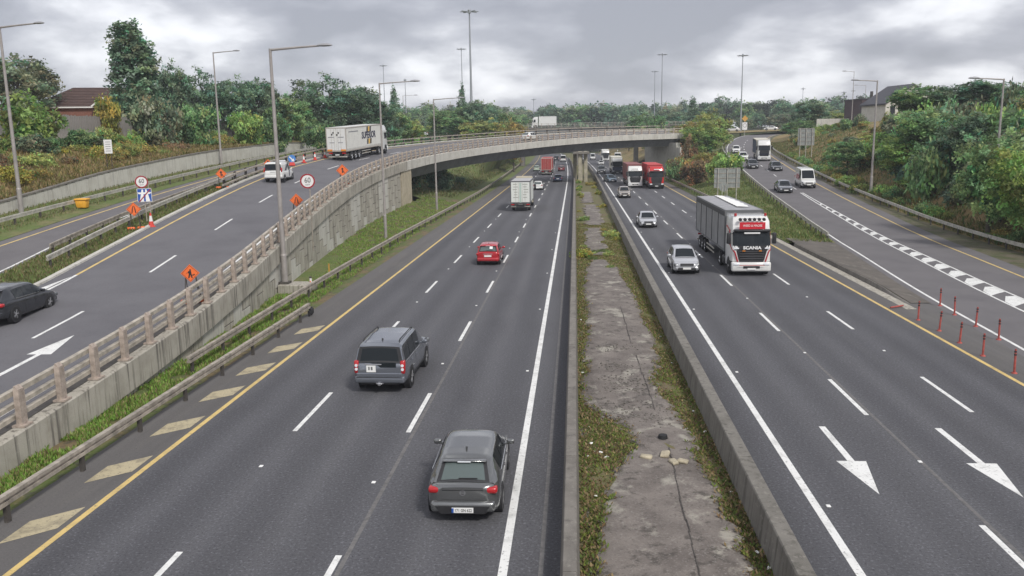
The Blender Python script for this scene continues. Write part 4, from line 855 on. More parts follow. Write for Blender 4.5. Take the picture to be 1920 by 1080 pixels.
class Fn:
    def __init__(s, pts): a = np.array(sorted(pts), float); s.y = a[:, 0]; s.v = a[:, 1:]; 
    def __call__(s, y): return [float(np.interp(y, s.y, s.v[:, i])) for i in range(s.v.shape[1])]
SPEC = {
 'hatch': dict(L=4.37, H=1.47, body=[(0, .66, .45, .92), (.06, .77, .34, .96), (.25, .865, .26, .985), (.7, .90, .21, .98), (1.5, .905, .2, .955), (2.6, .905, .2, .94), (3.1, .90, .2, .925), (3.6, .885, .2, .86), (4.0, .84, .2, .77), (4.25, .74, .24, .68), (4.37, .58, .36, .60)],
   roof=[(.10, .985, .66), (.56, 1.32, .565), (.74, 1.40, .57), (1.2, 1.45, .60), (1.9, 1.47, .61), (2.3, 1.455, .60), (2.55, 1.42, .60), (3.42, .93, .70)], ws=(.78, 3.46), r=.325, wins=[(.95, 1.55), (1.6, 2.3), (2.36, 2.98)], rearw=(.15, .58), frontw=(2.6, 3.36)),
 'suv': dict(L=4.84, H=1.88, body=[(0, .88, .52, 1.13), (.05, .925, .46, 1.16), (.2, .955, .42, 1.165), (1, .965, .36, 1.16), (2.4, .965, .36, 1.15), (3.6, .965, .36, 1.15), (4.2, .955, .38, 1.12), (4.62, .91, .42, 1.05), (4.8, .82, .48, .95), (4.84, .74, .52, .88)],
   roof=[(.04, 1.16, .86), (.10, 1.45, .80), (.16, 1.72, .745), (.30, 1.81, .74), (.6, 1.84, .74), (1.7, 1.88, .74), (2.6, 1.86, .735), (2.95, 1.80, .73), (3.72, 1.17, .82)], ws=(.98, 3.86), r=.385, wins=[(.32, .98), (1.06, 1.82), (1.9, 2.75)], rearw=(.05, .145), frontw=(3.0, 3.66)),
 'city': dict(L=3.95, H=1.51, body=[(0, .72, .46, .95), (.06, .79, .36, .985), (.25, .83, .28, .99), (.8, .848, .22, .98), (2.2, .848, .2, .955), (2.8, .84, .2, .93), (3.3, .82, .2, .84), (3.7, .75, .22, .74), (3.95, .54, .34, .62)],
   roof=[(.05, .99, .70), (.36, 1.36, .60), (.5, 1.435, .59), (.9, 1.49, .59), (1.5, 1.51, .59), (2.0, 1.48, .58), (2.2, 1.44, .58), (3.15, .93, .68)], ws=(.70, 3.16), r=.30, wins=[(.6, 1.2), (1.26, 1.95), (2.0, 2.65)], rearw=(.09, .36), frontw=(2.28, 3.08)),
 'sedan': dict(L=4.77, H=1.46, body=[(0, .74, .45, .88), (.06, .83, .36, .94), (.3, .89, .27, .985), (.8, .912, .22, .985), (1.6, .916, .2, .96), (2.9, .916, .2, .93), (3.4, .905, .2, .90), (4.0, .885, .2, .83), (4.45, .82, .22, .74), (4.68, .70, .3, .66), (4.77, .56, .38, .60)],
   roof=[(.62, .985, .72), (1.25, 1.33, .61), (1.5, 1.41, .60), (1.9, 1.45, .60), (2.3, 1.46, .60), (2.65, 1.43, .60), (2.85, 1.39, .60), (3.7, .90, .70)], ws=(.92, 3.72), r=.33, wins=[(1.25, 1.55), (1.6, 2.3), (2.36, 3.05)], rearw=(.68, 1.22), frontw=(2.9, 3.64)),
 'cross': dict(L=4.38, H=1.6, body=[(0, .76, .5, 1.0), (.06, .84, .40, 1.04), (.25, .89, .32, 1.06), (.8, .905, .26, 1.06), (2.2, .905, .24, 1.03), (3.1, .90, .24, 1.0), (3.6, .88, .24, .95), (4.0, .845, .25, .88), (4.25, .75, .3, .78), (4.38, .6, .4, .70)],
   roof=[(.08, 1.06, .74), (.45, 1.44, .62), (.62, 1.51, .61), (1.1, 1.58, .61), (1.7, 1.60, .61), (2.2, 1.57, .60), (2.42, 1.53, .60), (3.3, 1.0, .72)], ws=(.82, 3.46), r=.345, wins=[(.75, 1.3), (1.36, 2.1), (2.16, 2.85)], rearw=(.13, .44), frontw=(2.5, 3.24)),
 'van': dict(L=5.6, H=2.45, body=[(0, .92, .48, 1.2), (.05, .96, .42, 1.25), (.2, .985, .38, 1.25), (3.6, .99, .34, 1.25), (4.4, .98, .34, 1.22), (4.9, .96, .36, 1.12), (5.3, .90, .38, 1.0), (5.52, .78, .42, .92), (5.6, .66, .48, .86)],
   roof=[(.02, 1.24, .92), (.05, 2.2, .84), (.12, 2.36, .83), (.4, 2.44, .82), (3.3, 2.45, .82), (3.75, 2.38, .80), (4.0, 2.25, .79), (4.85, 1.16, .84)], ws=(1.05, 4.6), r=.34, wins=[(3.35, 4.35)], rearw=(.03, .0499), frontw=(3.98, 4.76)),
 'minivan': dict(L=4.35, H=1.83, body=[(0, .80, .45, 1.02), (.05, .86, .38, 1.05), (.2, .895, .3, 1.05), (2.5, .90, .24, 1.02), (3.1, .895, .24, 1.0), (3.6, .875, .24, .93), (4.1, .80, .26, .82), (4.35, .6, .4, .7)],
   roof=[(.02, 1.05, .86), (.07, 1.60, .76), (.14, 1.74, .75), (.4, 1.81, .74), (1.5, 1.83, .74), (2.1, 1.80, .72), (2.4, 1.72, .70), (3.25, 1.0, .76)], ws=(.75, 3.45), r=.31, wins=[(2.05, 2.9)], rearw=(.025, .0699), frontw=(2.42, 3.18)),
}
def car_geo(kind):
    sp_ = SPEC[kind]; L = sp_['L']; body = Fn(sp_['body']); roof = Fn(sp_['roof']); y0r, y1r = sp_['roof'][0][0], sp_['roof'][-1][0]
    def ring(y, w, b, t_):
        b = b-.05; h = t_-b; half = [(w*.80, b), (w*.93, b+.04), (w*.985, b+.14*h+.02), (w*1.0, b+.42*h), (w*.995, b+.66*h), (w*.975, b+.86*h), (w*.93, t_-.025), (w*.80, t_+.004)]
        return [(x, y-L/2, z) for x, z in half] + [(0, y-L/2, t_+.02)] + [(-x, y-L/2, z) for x, z in half[::-1]] + [(0, y-L/2, b)]
    ys = sorted(set([p[0] for p in sp_['body']]+list(np.linspace(0, L, 26))))
    sm = catmull([p for p in sp_['body']], 6); F2 = Fn([tuple(p) for p in sm])
    rings = []
    w, b, t_ = F2(0); c0 = ring(-.0, w, b, t_); cz = (b+t_)/2
    rings.append([(x*.90, -.035-L/2, cz+(z-cz)*.90) for x, y, z in c0])
    for y in ys: rings.append(ring(y, *F2(y)))
    w, b, t_ = F2(L); c0 = ring(L, w, b, t_); cz = (b+t_)/2; rings.append([(x*.9, L/2+.03, cz+(z-cz)*.85) for x, y, z in c0])
    bm_ = MB(); bm_.loft(rings)
    def cab(y):
        w, b, t_ = F2(y); zr, wt = roof(y); zb = t_-.03; wb_ = w*.945; return wb_, zb, min(wt, wb_), max(zr, zb+.01)
    def side_x(y, z):
        wb_, zb, wt, zr = cab(y); f = min(1, max(0, (z-zb)/max(.05, zr-zb-.05))); return wb_+(wt+.045-wb_)*(f**1.25)
    rings = []
    rys = sorted(set([p[0] for p in sp_['roof']]+list(np.linspace(y0r, y1r, 22))))
    for y in rys:
        wb_, zb, wt, zr = cab(y); hh = zr-zb
        half = [(wb_+.005, zb-.12)]+[(side_x(y, zb+hh*f), zb+hh*f) for f in (0, .3, .6, .82)]+[(wt+.02, zr-.05*min(1, hh*4)), (wt-.045, zr-.012*min(1, hh*4)), (wt-.16, zr+.006), (wt*.4, zr+.022)]
        rings.append([(x, y-L/2, z) for x, z in half]+[(-x, y-L/2, z) for x, z in half[::-1]])
    cb = MB(); cb.loft(rings, closed=False, caps=False)
    wins = []
    for (a, b2) in sp_['wins']:
        m_ = {}
        for sd_ in (-1, 1):
            g = MB(); rows = []
            for y in np.linspace(a, b2, 9):
                wb_, zb, wt, zr = cab(y); lo = zb+.035; hi = max(lo+.01, zr-.095)
                rows.append([(sd_*(side_x(y, lo+(hi-lo)*f)+.010), y-L/2, lo+(hi-lo)*f) for f in (0, .35, .7, 1)])
            g.grid(rows); m_[sd_] = g
        wins.append(m_)
    def screen(a, b2, k, off=0.):
        g = MB(); rows = []
        for y in np.linspace(a, b2, 6):
            wb_, zb, wt, zr = cab(y); rows.append([(u*(wt-.055)*k, y-L/2-(.012 if a < L/2 else -.012), zr+off+.030-.028*u*u) for u in np.linspace(-1, 1, 9)])
        g.grid(rows); return g
    return dict(body=bm_, cabin=cb, wins=wins, rear=screen(*sp_['rearw'], .9), rearf=screen(sp_['rearw'][0]-.03, sp_['rearw'][1]+.02, 1.07, -.008), front=screen(*sp_['frontw'], 1.), F2=F2, cab=cab, L=L, roof=roof)
GEO = {}
def car(kind, name, label, pos, rz, pm_, reg=None, rim='alloy', group=None, trim=None, rails=False, detail=True):
    if kind not in GEO: GEO[kind] = car_geo(kind)
    G = GEO[kind]; sp_ = SPEC[kind]; L = G['L']; t = empty(name, label, 'van' if 'van' in kind else 'car', pos, rz, group); r = sp_['r']
    G['body'].build('body', pm_, t, smooth=38); G['cabin'].build('cabin', pm_, t, smooth=38)
    for w in G['wins']:
        for sd_ in (-1, 1): w[sd_].build('side_window', GLASS, t, smooth=60)
    G['rearf'].build('rear_surround', BLACKP, t, smooth=60); G['rear'].build('rear_window', GLASS_P if kind in ('hatch', 'city') else GLASS, t, smooth=60); G['front'].build('windscreen', GLASS, t, smooth=60)
    F2 = G['F2']
    for yw in sp_['ws']:
        w = F2(yw)[0]
        for sd_ in (-1, 1):
            b = MB(); b.lathe_x([(-.22*sd_, r*1.16), (.008*sd_, r*1.16), (.012*sd_, r*1.10), (.012*sd_, .05)], sd_*w, yw-L/2, r*1.02, 22); b.build('wheel_arch_shade', BLACKP, t, smooth=40)  # black disc stands in for the shaded gap of an uncut wheel well
            wheel(t, sd_*(w-.085), yw-L/2, r, .21, sd_, rim)
    # sill, bumpers
    w, b0, t0 = F2(.1); z0 = b0; tall = t0
    b = MB(); b.rbox((0, -L/2+.10, z0+.11), (w*1.94, .40, .27), .08, 2); b.build('rear_bumper', trim or BLACKP if kind in ('van',) else pm_, t, smooth=50)
    b = MB(); b.rbox((0, -L/2+.09, z0-.0), (w*1.5, .30, .16), .04, 1); b.build('rear_valance', BLACKP, t, smooth=50)
    wf, bf, tf = F2(L-.12)
    b = MB(); b.rbox((0, L/2-.14, bf+.13), (wf*2.02, .34, .26), .08, 2); b.build('front_bumper', trim or BLACKP if kind == 'van' else pm_, t, smooth=50)
    b = MB(); b.rbox((0, L/2-.02, bf+.06), (wf*1.6, .14, .2), .03, 1); b.build('air_intake', BLACKP, t)
    b = MB(); b.rbox((0, L/2-.015, bf+.29+(.05 if kind in ('van', 'suv', 'cross') else 0)), (wf*1.2, .12, .2), .03, 1); b.build('grille', BLACKP, t)
    b = MB(); b.box((0, L/2+.05, bf+.29+(.05 if kind in ('van', 'suv', 'cross') else 0)), (wf*1.0, .02, .025)); b.build('grille_bar', CHROME, t)
    for sd_ in (-1, 1):
        zl = tf-.10; b = MB(); wl = F2(L-.22)[0]; b.rbox((sd_*(wl-.17), L/2-.16, zl-.03), (.40, .30, .17), .05, 2); hl = b.build('headlight', LENS, t, smooth=50); MB().rbox((sd_*(wl-.15), L/2-.045, zl-.035), (.18, .1, .10), .03, 2).build('headlight_lens', CLEAR_L, hl, smooth=50)
        if kind in ('suv',): b = MB(); b.rbox((sd_*.85, -L/2+.09, 1.0), (.17, .24, .48), .03, 1)
        elif kind in ('van', 'minivan'): b = MB(); b.rbox((sd_*(F2(.05)[0]-.05), -L/2+.07, 1.1), (.12, .18, .42), .03, 1)
        elif kind == 'hatch': b = MB(); b.rbox((sd_*(F2(.12)[0]-.23), -L/2+.105, t0-.15), (.50, .27, .165), .06, 2)
        else: b = MB(); b.rbox((sd_*(F2(.12)[0]-.20), -L/2+.10, t0-.17), (.46, .25, .15), .045, 2)
        b.build('tail_light', RED_L, t, smooth=50)
        if kind == 'suv':
            for zc in (.93, 1.07): MB().cyl((sd_*.85, -L/2-.045, zc), (sd_*.85, -L/2-.02, zc), .055, n=12).build('lamp_lens', CLEAR_L, t)
        b = MB(); ym = sp_['roof'][-1][0]-.62-L/2; wb_, zb, wt, zr = G['cab'](ym+L/2); b.rbox((sd_*(wb_+.14), ym+.02, zb+.09), (.21, .11, .14), .04, 2); b.box((sd_*(wb_+.03), ym, zb+.05), (.12, .05, .05)); b.build('mirror', pm_ if kind != 'van' else BLACKP, t, smooth=50)
        b = MB(); b.rbox((sd_*(w-.02), -.05, F2(L/2)[1]+.07), (.07, sp_['ws'][1]-sp_['ws'][0]-2.3*r, .13), .02, 1); b.build('sill', BLACKP if kind != 'hatch' else pm_, t)
        for yh in [w_[0]+.08 for w_ in sp_['wins'][-2:]]:
            wy = F2(yh)[0]; MB().rbox((sd_*(wy+.002), yh-L/2, F2(yh)[2]-.13), (.03, .17, .03), .01, 1).build('door_handle', pm_, t)
        if rails: MB().tube([(sd_*.66, -L/2+.45, 1.86), (sd_*.67, -L/2+.6, 1.93), (sd_*.67, L/2-2.35, 1.93), (sd_*.66, L/2-2.2, 1.86)], .022, 6).build('roof_rail', BLACKP, t)
        if detail: MB().box((sd_*.45, -L/2+.0, z0+.045), (.32, .08, .05)).build('reflector', RED_L, t)
    if kind not in ('van', 'minivan'):
        wlist = sp_['wins']
        for sd_ in (-1, 1):
            b = MB(); b.tube([(sd_*(G['cab'](y)[0]+.012), y-L/2, G['cab'](y)[1]+.03) for y in np.linspace(wlist[0][0], wlist[-1][1], 8)], .011, 5); b.build('window_trim', CHROME, t)
            for y in (wlist[-2][0]-.02, wlist[-1][0]-.03, wlist[-1][1]+.12):
                w_, b_, t_ = F2(y); b = MB(); b.grid([[(sd_*(w_*k_+.004), y-L/2-.006, b_+(t_-b_)*f_), (sd_*(w_*k_+.004), y-L/2+.006, b_+(t_-b_)*f_)] for f_, k_ in ((.14, .985), (.42, 1.), (.66, .995), (.86, .975), (.95, .94))]); b.build('door_gap', BLACKP, t)
    # plates
    zp = (t0-.30 if kind not in ('suv', 'van', 'minivan') else .95); yp = -L/2-.055
    if kind == 'hatch': zp = z0+.06; yp = -L/2-.135
    xp = -.30 if kind == 'suv' else 0
    pw = (.34, .24) if kind == 'suv' else (.52, .12)
    b = MB(); b.box((xp, yp, zp), (pw[0], .03, pw[1])); b.build('number_plate', PLATE_W, t)
    b = MB(); b.box((0, L/2+.062, bf+.12), (.52, .03, .115)); b.build('number_plate', PLATE_W, t)
    if reg:
        MB().box((xp-.235, yp-.017, zp), (.05, .005, .115)).build('plate_band', BLUE, t); put_text(reg, .105, INK, 'rear', (xp+.02, yp-.018, zp), t, sx=.78, bold=.003)
    if detail:
        b = MB(); zt = G['roof'](sp_['rearw'][1]+.35); b.prism([(-L/2+sp_['rearw'][1]+.42, zt[0]+.02), (-L/2+sp_['rearw'][1]+.62, zt[0]+.03), (-L/2+sp_['rearw'][1]+.46, zt[0]+.11)], 0, -.018, .018); b.build('aerial', BLACKP, t)
        if kind in ('hatch', 'city', 'cross'):
            yb = sp_['rearw'][1]; zb = G['roof'](yb)[0]; wt = G['roof'](yb)[1]; b = MB(); b.rbox((0, yb-L/2-.02, zb+.035), (wt*1.9, .20, .035), .015, 1); b.build('spoiler', pm_, t, smooth=50); MB().box((0, yb-L/2-.125, zb+.03), (.32, .02, .025)).build('brake_light', CLEAR_L, t)
            MB().box((.12, sp_['rearw'][0]-L/2+.0, G['roof'](sp_['rearw'][0])[0]+.04), (.45, .03, .02)).build('wiper', BLACKP, t)
    return t
# ---- near cars
EXT = lambda L: L/2
a = car('hatch', 'hatchback_car', 'dark grey hatchback nearest the camera in the right-hand lane', (-2.75, 18.75+2.18, 0), .02, P_DG, reg='171 GN 622')
b = MB(); b.box((0, -2.30, .70), (.0, .0, .0)) if False else None
n_ = 20; b = MB(); V = [(q_*math.cos(2*math.pi*i/n_), -2.235, .775+q_*.9*math.sin(2*math.pi*i/n_)) for q_ in (.075, .055) for i in range(n_)]; b.add(V, [(i, (i+1) % n_, (i+1) % n_+n_, i+n_) for i in range(n_)]); b.box((0, -2.236, .775), (.13, .006, .02)); b.build('badge', CHROME, a)
b = MB(); b.rbox((0, -2.205, .845), (1.0, .06, .035), .012, 1); b.build('tailgate_bar', BLACKP, a)
b = MB(); b.rbox((0, -2.20, .60), (1.05, .05, .025), .01, 1); b.build('tailgate_seam', BLACKP, a)
b = MB(); b.prism([(-.66, .46), (.66, .46), (.52, .27), (-.52, .27)], 1, -2.30, -2.20); b.build('bumper_insert', BLACKP, a)
a = car('suv', 'suv_car', 'slate grey boxy off-road car with roof rails in the middle lane', (-7.05, 28.9+2.42, 0), -.015, P_GREY, rails=True)
MB().rbox((0, -2.47, .72), (1.7, .08, .16), .03, 1).build('bumper_step', P_GREY, a); MB().rbox((0, -2.49, .63), (1.72, .06, .035), .01, 1).build('bumper_trim', BLACKP, a)
b = MB(); b.cyl((-.28, -2.42, .50), (0, -2.5, .36), .03, n=6); b.cyl((.28, -2.42, .50), (0, -2.5, .36), .03, n=6); b.rbox((0, -2.52, .40), (.12, .16, .12), .03, 1); b.build('tow_bar', CHROME, a)
MB().rbox((-.22, -2.46, 1.11), (.62, .03, .05), .012, 1).build('tailgate_handle', CHROME, a); b = MB(); b.box((-.37, -2.492, .97), (.05, .006, .12)); b.box((-.27, -2.492, .97), (.06, .006, .12)); b.build('plate_marks', mat('print_mid', (.12, .12, .12), .6), a)
b = MB(); b.prism([(-.34, 1.17), (.62, 1.17), (.62, 1.0), (.05, 1.0), (-.1, 1.1)], 1, -2.462, -2.452); b.build('rear_window_drop', GLASS, a)
a = car('city', 'small_red_car', 'small bright red hatchback with a white sticker in its rear window', (-6.3, 59.6+1.98, 0), .0, P_RED, rim='steel')
b = MB(); b.add([(.12, -1.975+.19, 1.16), (.34, -1.975+.19, 1.155), (.34, -1.975+.34, 1.335), (.12, -1.975+.34, 1.34)], [(0, 1, 2, 3)]); b.v = [(x, y-.045, z+.03) for x, y, z in b.v]; b.build('sticker', INK_W, a); MB().rbox((0, -2.0, .83), (.7, .05, .05), .015, 1).build('chrome_strip', CHROME, a)
q = rp(44.6, 8.4); a = car('hatch', 'dark_hatchback_car', 'black hatchback on the ramp at the left picture edge', q, RAMP.head(45)-.01, P_BLK)
q = rp(90.2, 7.35); a = car('minivan', 'small_white_van', 'small white van with dark blue stripes on the ramp', q, RAMP.head(90), P_WHT, rim='steel')
put_text('K', .42, P_NAVY, 'rear', (-.25, -2.24, 1.32), a, bold=.004); b = MB(); b.prism([(.30, 1.56), (.42, 1.56), (.62, 1.32), (.42, 1.08), (.30, 1.08), (.5, 1.32)], 1, -2.215, -2.20); b.build('stripe', P_NAVY, a)
for sd_ in (-1, 1):
    b = MB(); b.prism([(-1.2, 1.0), (-.75, 1.0), (-.1, 1.62), (-.5, 1.62)], 0, sd_*.86, sd_*.885); b.prism([(.0, .45), (.25, .45), (.35, 1.0), (.1, 1.0)], 0, sd_*.885, sd_*.905); b.build('stripe', P_NAVY, a)
b = MB(); b.rbox((.1, .3, 1.88), (.9, .25, .1), .03, 1); b.build('beacon_bar', CLEAR_L, a)
# ---- oncoming and distant cars
PI = math.pi
def tilt(o, pitch): o.rotation_euler.x = pitch
car('cross', 'silver_crossover_car', 'silver crossover car beside the white articulated lorry', (7.35, 55.2+2.19, 0), PI-.01, P_SIL)
car('sedan', 'silver_saloon_car', 'silver saloon car in the fast lane behind the silver crossover', (7.25, 83.6+2.38, 0), PI, P_SIL)
car('cross', 'pale_gold_car', 'pale gold car in the fast lane beside the white-cabbed lorry', (7.25, 124+2.19, 0), PI, P_BEI)
car('hatch', 'pale_blue_car', 'pale blue car changing lane ahead of the pale gold car', (6.9, 166+2.1, 0), PI+.22, P_LBL)
car('suv', 'dark_estate_car', 'dark green estate car with headlights on beyond the pale blue car', (6.3, 203+2.4, 0), PI, P_DG)
car('sedan', 'white_saloon_car', 'white saloon car far off under the flyover in the oncoming lanes', (8.0, 262+2.4, 0), PI, P_WHT)
car('van', 'white_panel_van', 'white van in the farthest oncoming traffic', (6.6, 318+2.8, 0), PI, P_WHT)
car('hatch', 'white_hatchback_car', 'white hatchback with dark rear window beside the white box lorry', (-6.45, 145+2.2, 0), 0, P_WHT)
car('sedan', 'blue_grey_saloon_car', 'blue-grey saloon in the right-hand lane heading under the flyover', (-3.5, 170+2.4, 0), 0, P_NAVY)
car('city', 'dark_red_car', 'dark red car ahead of the blue-grey saloon under the flyover', (-3.6, 221+2, 0), 0, P_DRED)
car('city', 'pale_green_car', 'pale green car at the left of the red lorry under the flyover', (-10.2, 223+2, 0), 0, P_GRN)
car('van', 'white_panel_van', 'white van far ahead in the right-hand lane under the flyover', (-4.2, 298+2.8, 0), .0, P_WHT)
car('suv', 'dark_suv_car', 'dark vehicle just past the red lorry under the flyover', (-6.9, 312+2.4, 0), 0, P_BLK)
def slipcar(kind, name, label, y, off, pm_, **k):
    s = sY(y); q = SLR.pt(s, -off, .004); L = SPEC[kind]['L']; c = SLR.pt(s+L/2, -off, .004)
    o = car(kind, name, label, c, SLR.head(s)+PI, pm_, **k); p0, p1 = SLR.z(s-2), SLR.z(s+6); o.rotation_euler.x = -math.atan2(p1-p0, 8); return o
slipcar('sedan', 'grey_saloon_car', 'grey saloon car nearest on the right slip road', 109, 1.75, P_SIL if False else paint('mid_grey', (.16, .17, .19), .5))
a = slipcar('van', 'white_red_van', 'white van with red side graphics on the right slip road', 114.3, 5.45, P_WHT)
for sd_ in (-1, 1): b = MB(); b.prism([(-1.6, 1.0), (.9, 1.0), (.9, 1.35), (-.2, 1.75), (-1.4, 1.6)], 0, sd_*.955, sd_*.985); b.build('graphic', P_RED, a)
slipcar('sedan', 'dark_saloon_car', 'black saloon with lit headlights in the right lane of the right slip road', 140, 5.0, P_BLK)
slipcar('hatch', 'dark_hatchback_car', 'black hatchback in the left lane of the right slip road', 145, 1.75, P_BLK)
slipcar('cross', 'white_crossover_car', 'nearer of two white cars queuing on the right slip road', 162, 1.7, P_WHT)
slipcar('cross', 'white_crossover_car', 'farther of two white cars queuing on the right slip road', 183, 1.7, P_WHT)
car('hatch', 'white_hatchback_car', 'white car at the far bend left of the yellow diamond sign', (52, 286, 9.7), 1.2, P_WHT)
car('sedan', 'white_saloon_car', 'white car at the far bend right of the yellow diamond sign', (66, 294, 9.9), 1.3, P_WHT)
car('hatch', 'silver_hatchback_car', 'small silver car on the far road left of the flyover', (-38.5, 214, 9.6), .4, P_SIL)
q = rp(172, 3.2); car('hatch', 'white_hatchback_car', 'white car half hidden by the railing on the flyover', q, RAMP.head(172), P_WHT)

# ---------------------------------------------------------------- lorries
def cab(t, pm_, w=2.45, h=3.75, len_=2.3, y0=0., style='scania', skirt=None, detail=True):
    """tractor cab, front face at y0+len_"""
    yf = y0+len_; hb = 1.0
    sec = []
    prof = [(0, .95, 1.), (.0, 1.9, 1.), (-.05, 2.15, 1.), (-.28, 3.0, .985), (-.42, h-.35, .97), (-.75, h-.03, .90), (-1.3, h, .88)]
    b = MB(); rings = []
    for dy, z, kx in prof:
        hw = w/2*kx; r_ = .16
        rings.append([(-hw, y0, z), (-hw, yf+dy-.30, z), (-hw+.06, yf+dy-.10, z), (-hw+.28, yf+dy, z), (0, yf+dy+.05, z), (hw-.28, yf+dy, z), (hw-.06, yf+dy-.10, z), (hw, yf+dy-.30, z), (hw, y0, z)])
    b.loft(rings); b.build('cab_body', pm_, t, smooth=35)
    def face(z, u):
        zs_ = [p[1] for p in prof]; dy = float(np.interp(z, zs_, [p[0] for p in prof])); kx = float(np.interp(z, zs_, [p[2] for p in prof])); hw = w/2*kx
        a = abs(u); xs = [0, hw-.28, hw-.06, hw]; yy = [yf+dy+.05, yf+dy, yf+dy-.10, yf+dy-.30]
        x = a*hw; return (math.copysign(x, u), float(np.interp(x, xs, yy))+.014, z)
    b = MB(); b.grid([[face(z, u) for u in np.linspace(-.955, .955, 13)] for z in np.linspace(1.98, 2.86, 6)]); b.build('windscreen', GLASS, t, smooth=60)
    b = MB(); b.rbox((0, yf-.16, 2.95), (w*.93, .34, .16), .05, 1); b.build('sun_visor', BLACKP if style != 'white' else pm_, t, smooth=50)
    b = MB(); b.grid([[face(z, u*k_) for u in np.linspace(-1, 1, 11)] for z, k_ in ((.86, .58), (1.1, .66), (1.5, .74), (1.8, .82), (1.99, .90))]); b.build('grille', BLACKP, t, smooth=60)
    for z in (.98, 1.14, 1.30, 1.46, 1.62): MB().rbox((0, yf+.075, z), (w*.60, .05, .06), .015, 1).build('grille_slat', mat('grille_grey', (.05, .05, .055), .5), t)
    b = MB(); b.rbox((0, yf-.12, .62), (w*1.0, .5, .62), .10, 2); b.build('bumper', pm_ if style != 'dark' else BLACKP, t, smooth=50)
    b = MB(); b.rbox((0, yf+.14, .60), (w*.42, .03, .16), .01, 1); b.build('lower_intake', BLACKP, t)
    MB().box((0, yf+.165, .50), (.52, .02, .11)).build('number_plate', PLATE_W, t)
    for sd_ in (-1, 1):
        MB().rbox((sd_*(w/2-.30), yf+.09, .80), (.42, .14, .2), .05, 2).build('headlight', CLEAR_L, t, smooth=50)
        b = MB(); b.prism([(y0+.75, 1.95), (yf-.42, 1.95), (yf-.62, 2.78), (y0+.75, 2.78)], 0, sd_*(w/2-.01), sd_*(w/2+.012)); b.build('side_window', GLASS, t)
        MB().rbox((sd_*(w/2+.20), yf-.22, 2.45), (.26, .16, .72), .05, 2).build('mirror', BLACKP, t, smooth=50); MB().cyl((sd_*(w/2-.05), yf-.25, 2.75), (sd_*(w/2+.2), yf-.22, 2.7), .025, n=6).build('mirror_arm', BLACKP, t)
        b = MB(); b.rbox((sd_*(w/2-.1), y0+.6, .74), (.22, 1.0, .5), .05, 1); b.build('step_panel', pm_, t)
        b = MB(); b.lathe_x([(-.3*sd_, .60), (.008*sd_, .60), (.012*sd_, .56), (.012*sd_, .1)], sd_*w/2, yf-1.15, .55, 20); b.build('wheel_arch_shade', BLACKP, t)  # dark disc in place of the shade inside the cab's wheel well
        wheel(t, sd_*(w/2-.13), yf-1.15, .5, .32, sd_, 'truck')
    MB().box((0, yf-2.2, .75), (.9, 3.4, .35)).build('chassis', BLACKP, t)
def tractor_rear(t, w, y, fm=BLACKP, two=False):
    MB().box((0, y+.6, .85), (.95, 4.2, .3)).build('chassis', BLACKP, t)
    for sd_ in (-1, 1):
        for yy in ((y,) if not two else (y, y+1.35)): wheel(t, sd_*(w/2-.18), yy, .5, .34, sd_, 'truck')
        MB().rbox((sd_*(w/2-.16), y+1.75, .62), (.3, 1.3, .6), .08, 1).build('fuel_tank', CHROME if two else BLACKP, t, smooth=50)
def trailer_box(t, y0, y1, z0, z1, w, m_side, m_roof=None, m_rear=None, frame=None):
    b = MB(); b.box((0, (y0+y1)/2, (z0+z1)/2), (w-.06, y1-y0-.06, z1-z0-.04)); b.build('box_body', m_side, t)
    fm = frame or m_side; b = MB()
    for sd_ in (-1, 1):
        b.box((sd_*(w/2-.04), (y0+y1)/2, z1-.07), (.09, y1-y0, .14)); b.box((sd_*(w/2-.04), (y0+y1)/2, z0+.07), (.09, y1-y0, .14))
        for yy in (y0+.05, y1-.05): b.box((sd_*(w/2-.055), yy, (z0+z1)/2), (.12, .11, z1-z0-.282))
    for yy in (y0+.05, y1-.05): b.box((0, yy, z1-.07), (w-.184, .11, .138)); b.box((0, yy, z0+.07), (w-.184, .11, .138))
    b.build('frame', fm, t)
    b = MB(); b.box((0, (y0+y1)/2, z1-.02), (w-.18, y1-y0-.22, .03)); b.build('roof', m_roof or m_side, t)
    if m_rear:
        for sd_ in (-1, 1): MB().box((sd_*(w/4-.03), y0+.0, (z0+z1)/2), (w/2-.16, .05, z1-z0-.30)).build('rear_door', m_rear, t)
        for xx in (-.30, -.12, .12, .30): MB().cyl((xx*w/1.3, y0-.04, z0+.2), (xx*w/1.3, y0-.04, z1-.2), .018, n=6).build('lock_rod', GALV, t)
def trailer_gear(t, y0, n=3, w=2.5, z=.95, style='truck'):
    MB().box((0, y0+6.2, z-.05), (1.1, 12.2, .25)).build('trailer_chassis', BLACKP, t)
    for k in range(n):
        for sd_ in (-1, 1): wheel(t, sd_*(w/2-.2), y0+1.9+1.32*k, .5, .36, sd_, style)
    for sd_ in (-1, 1):
        for zz_ in (.55, .85): MB().box((sd_*(w/2-.07), y0+7.3, zz_), (.04, 3.4, .10)).build('side_guard', GALV, t)
        MB().rbox((sd_*.85, y0+.1, .92), (.5, .08, .16), .02, 1).build('tail_light', RED_L, t); MB().box((sd_*.5, y0+10.6, .55), (.12, .12, .9)).build('landing_leg', BLACKP, t)
    MB().box((0, y0+.25, .50), (w*.92, .12, .14)).build('underrun_bar', GALV, t); MB().box((0, y0+.08, .72), (.52, .02, .12)).build('number_plate', PLATE_W, t)

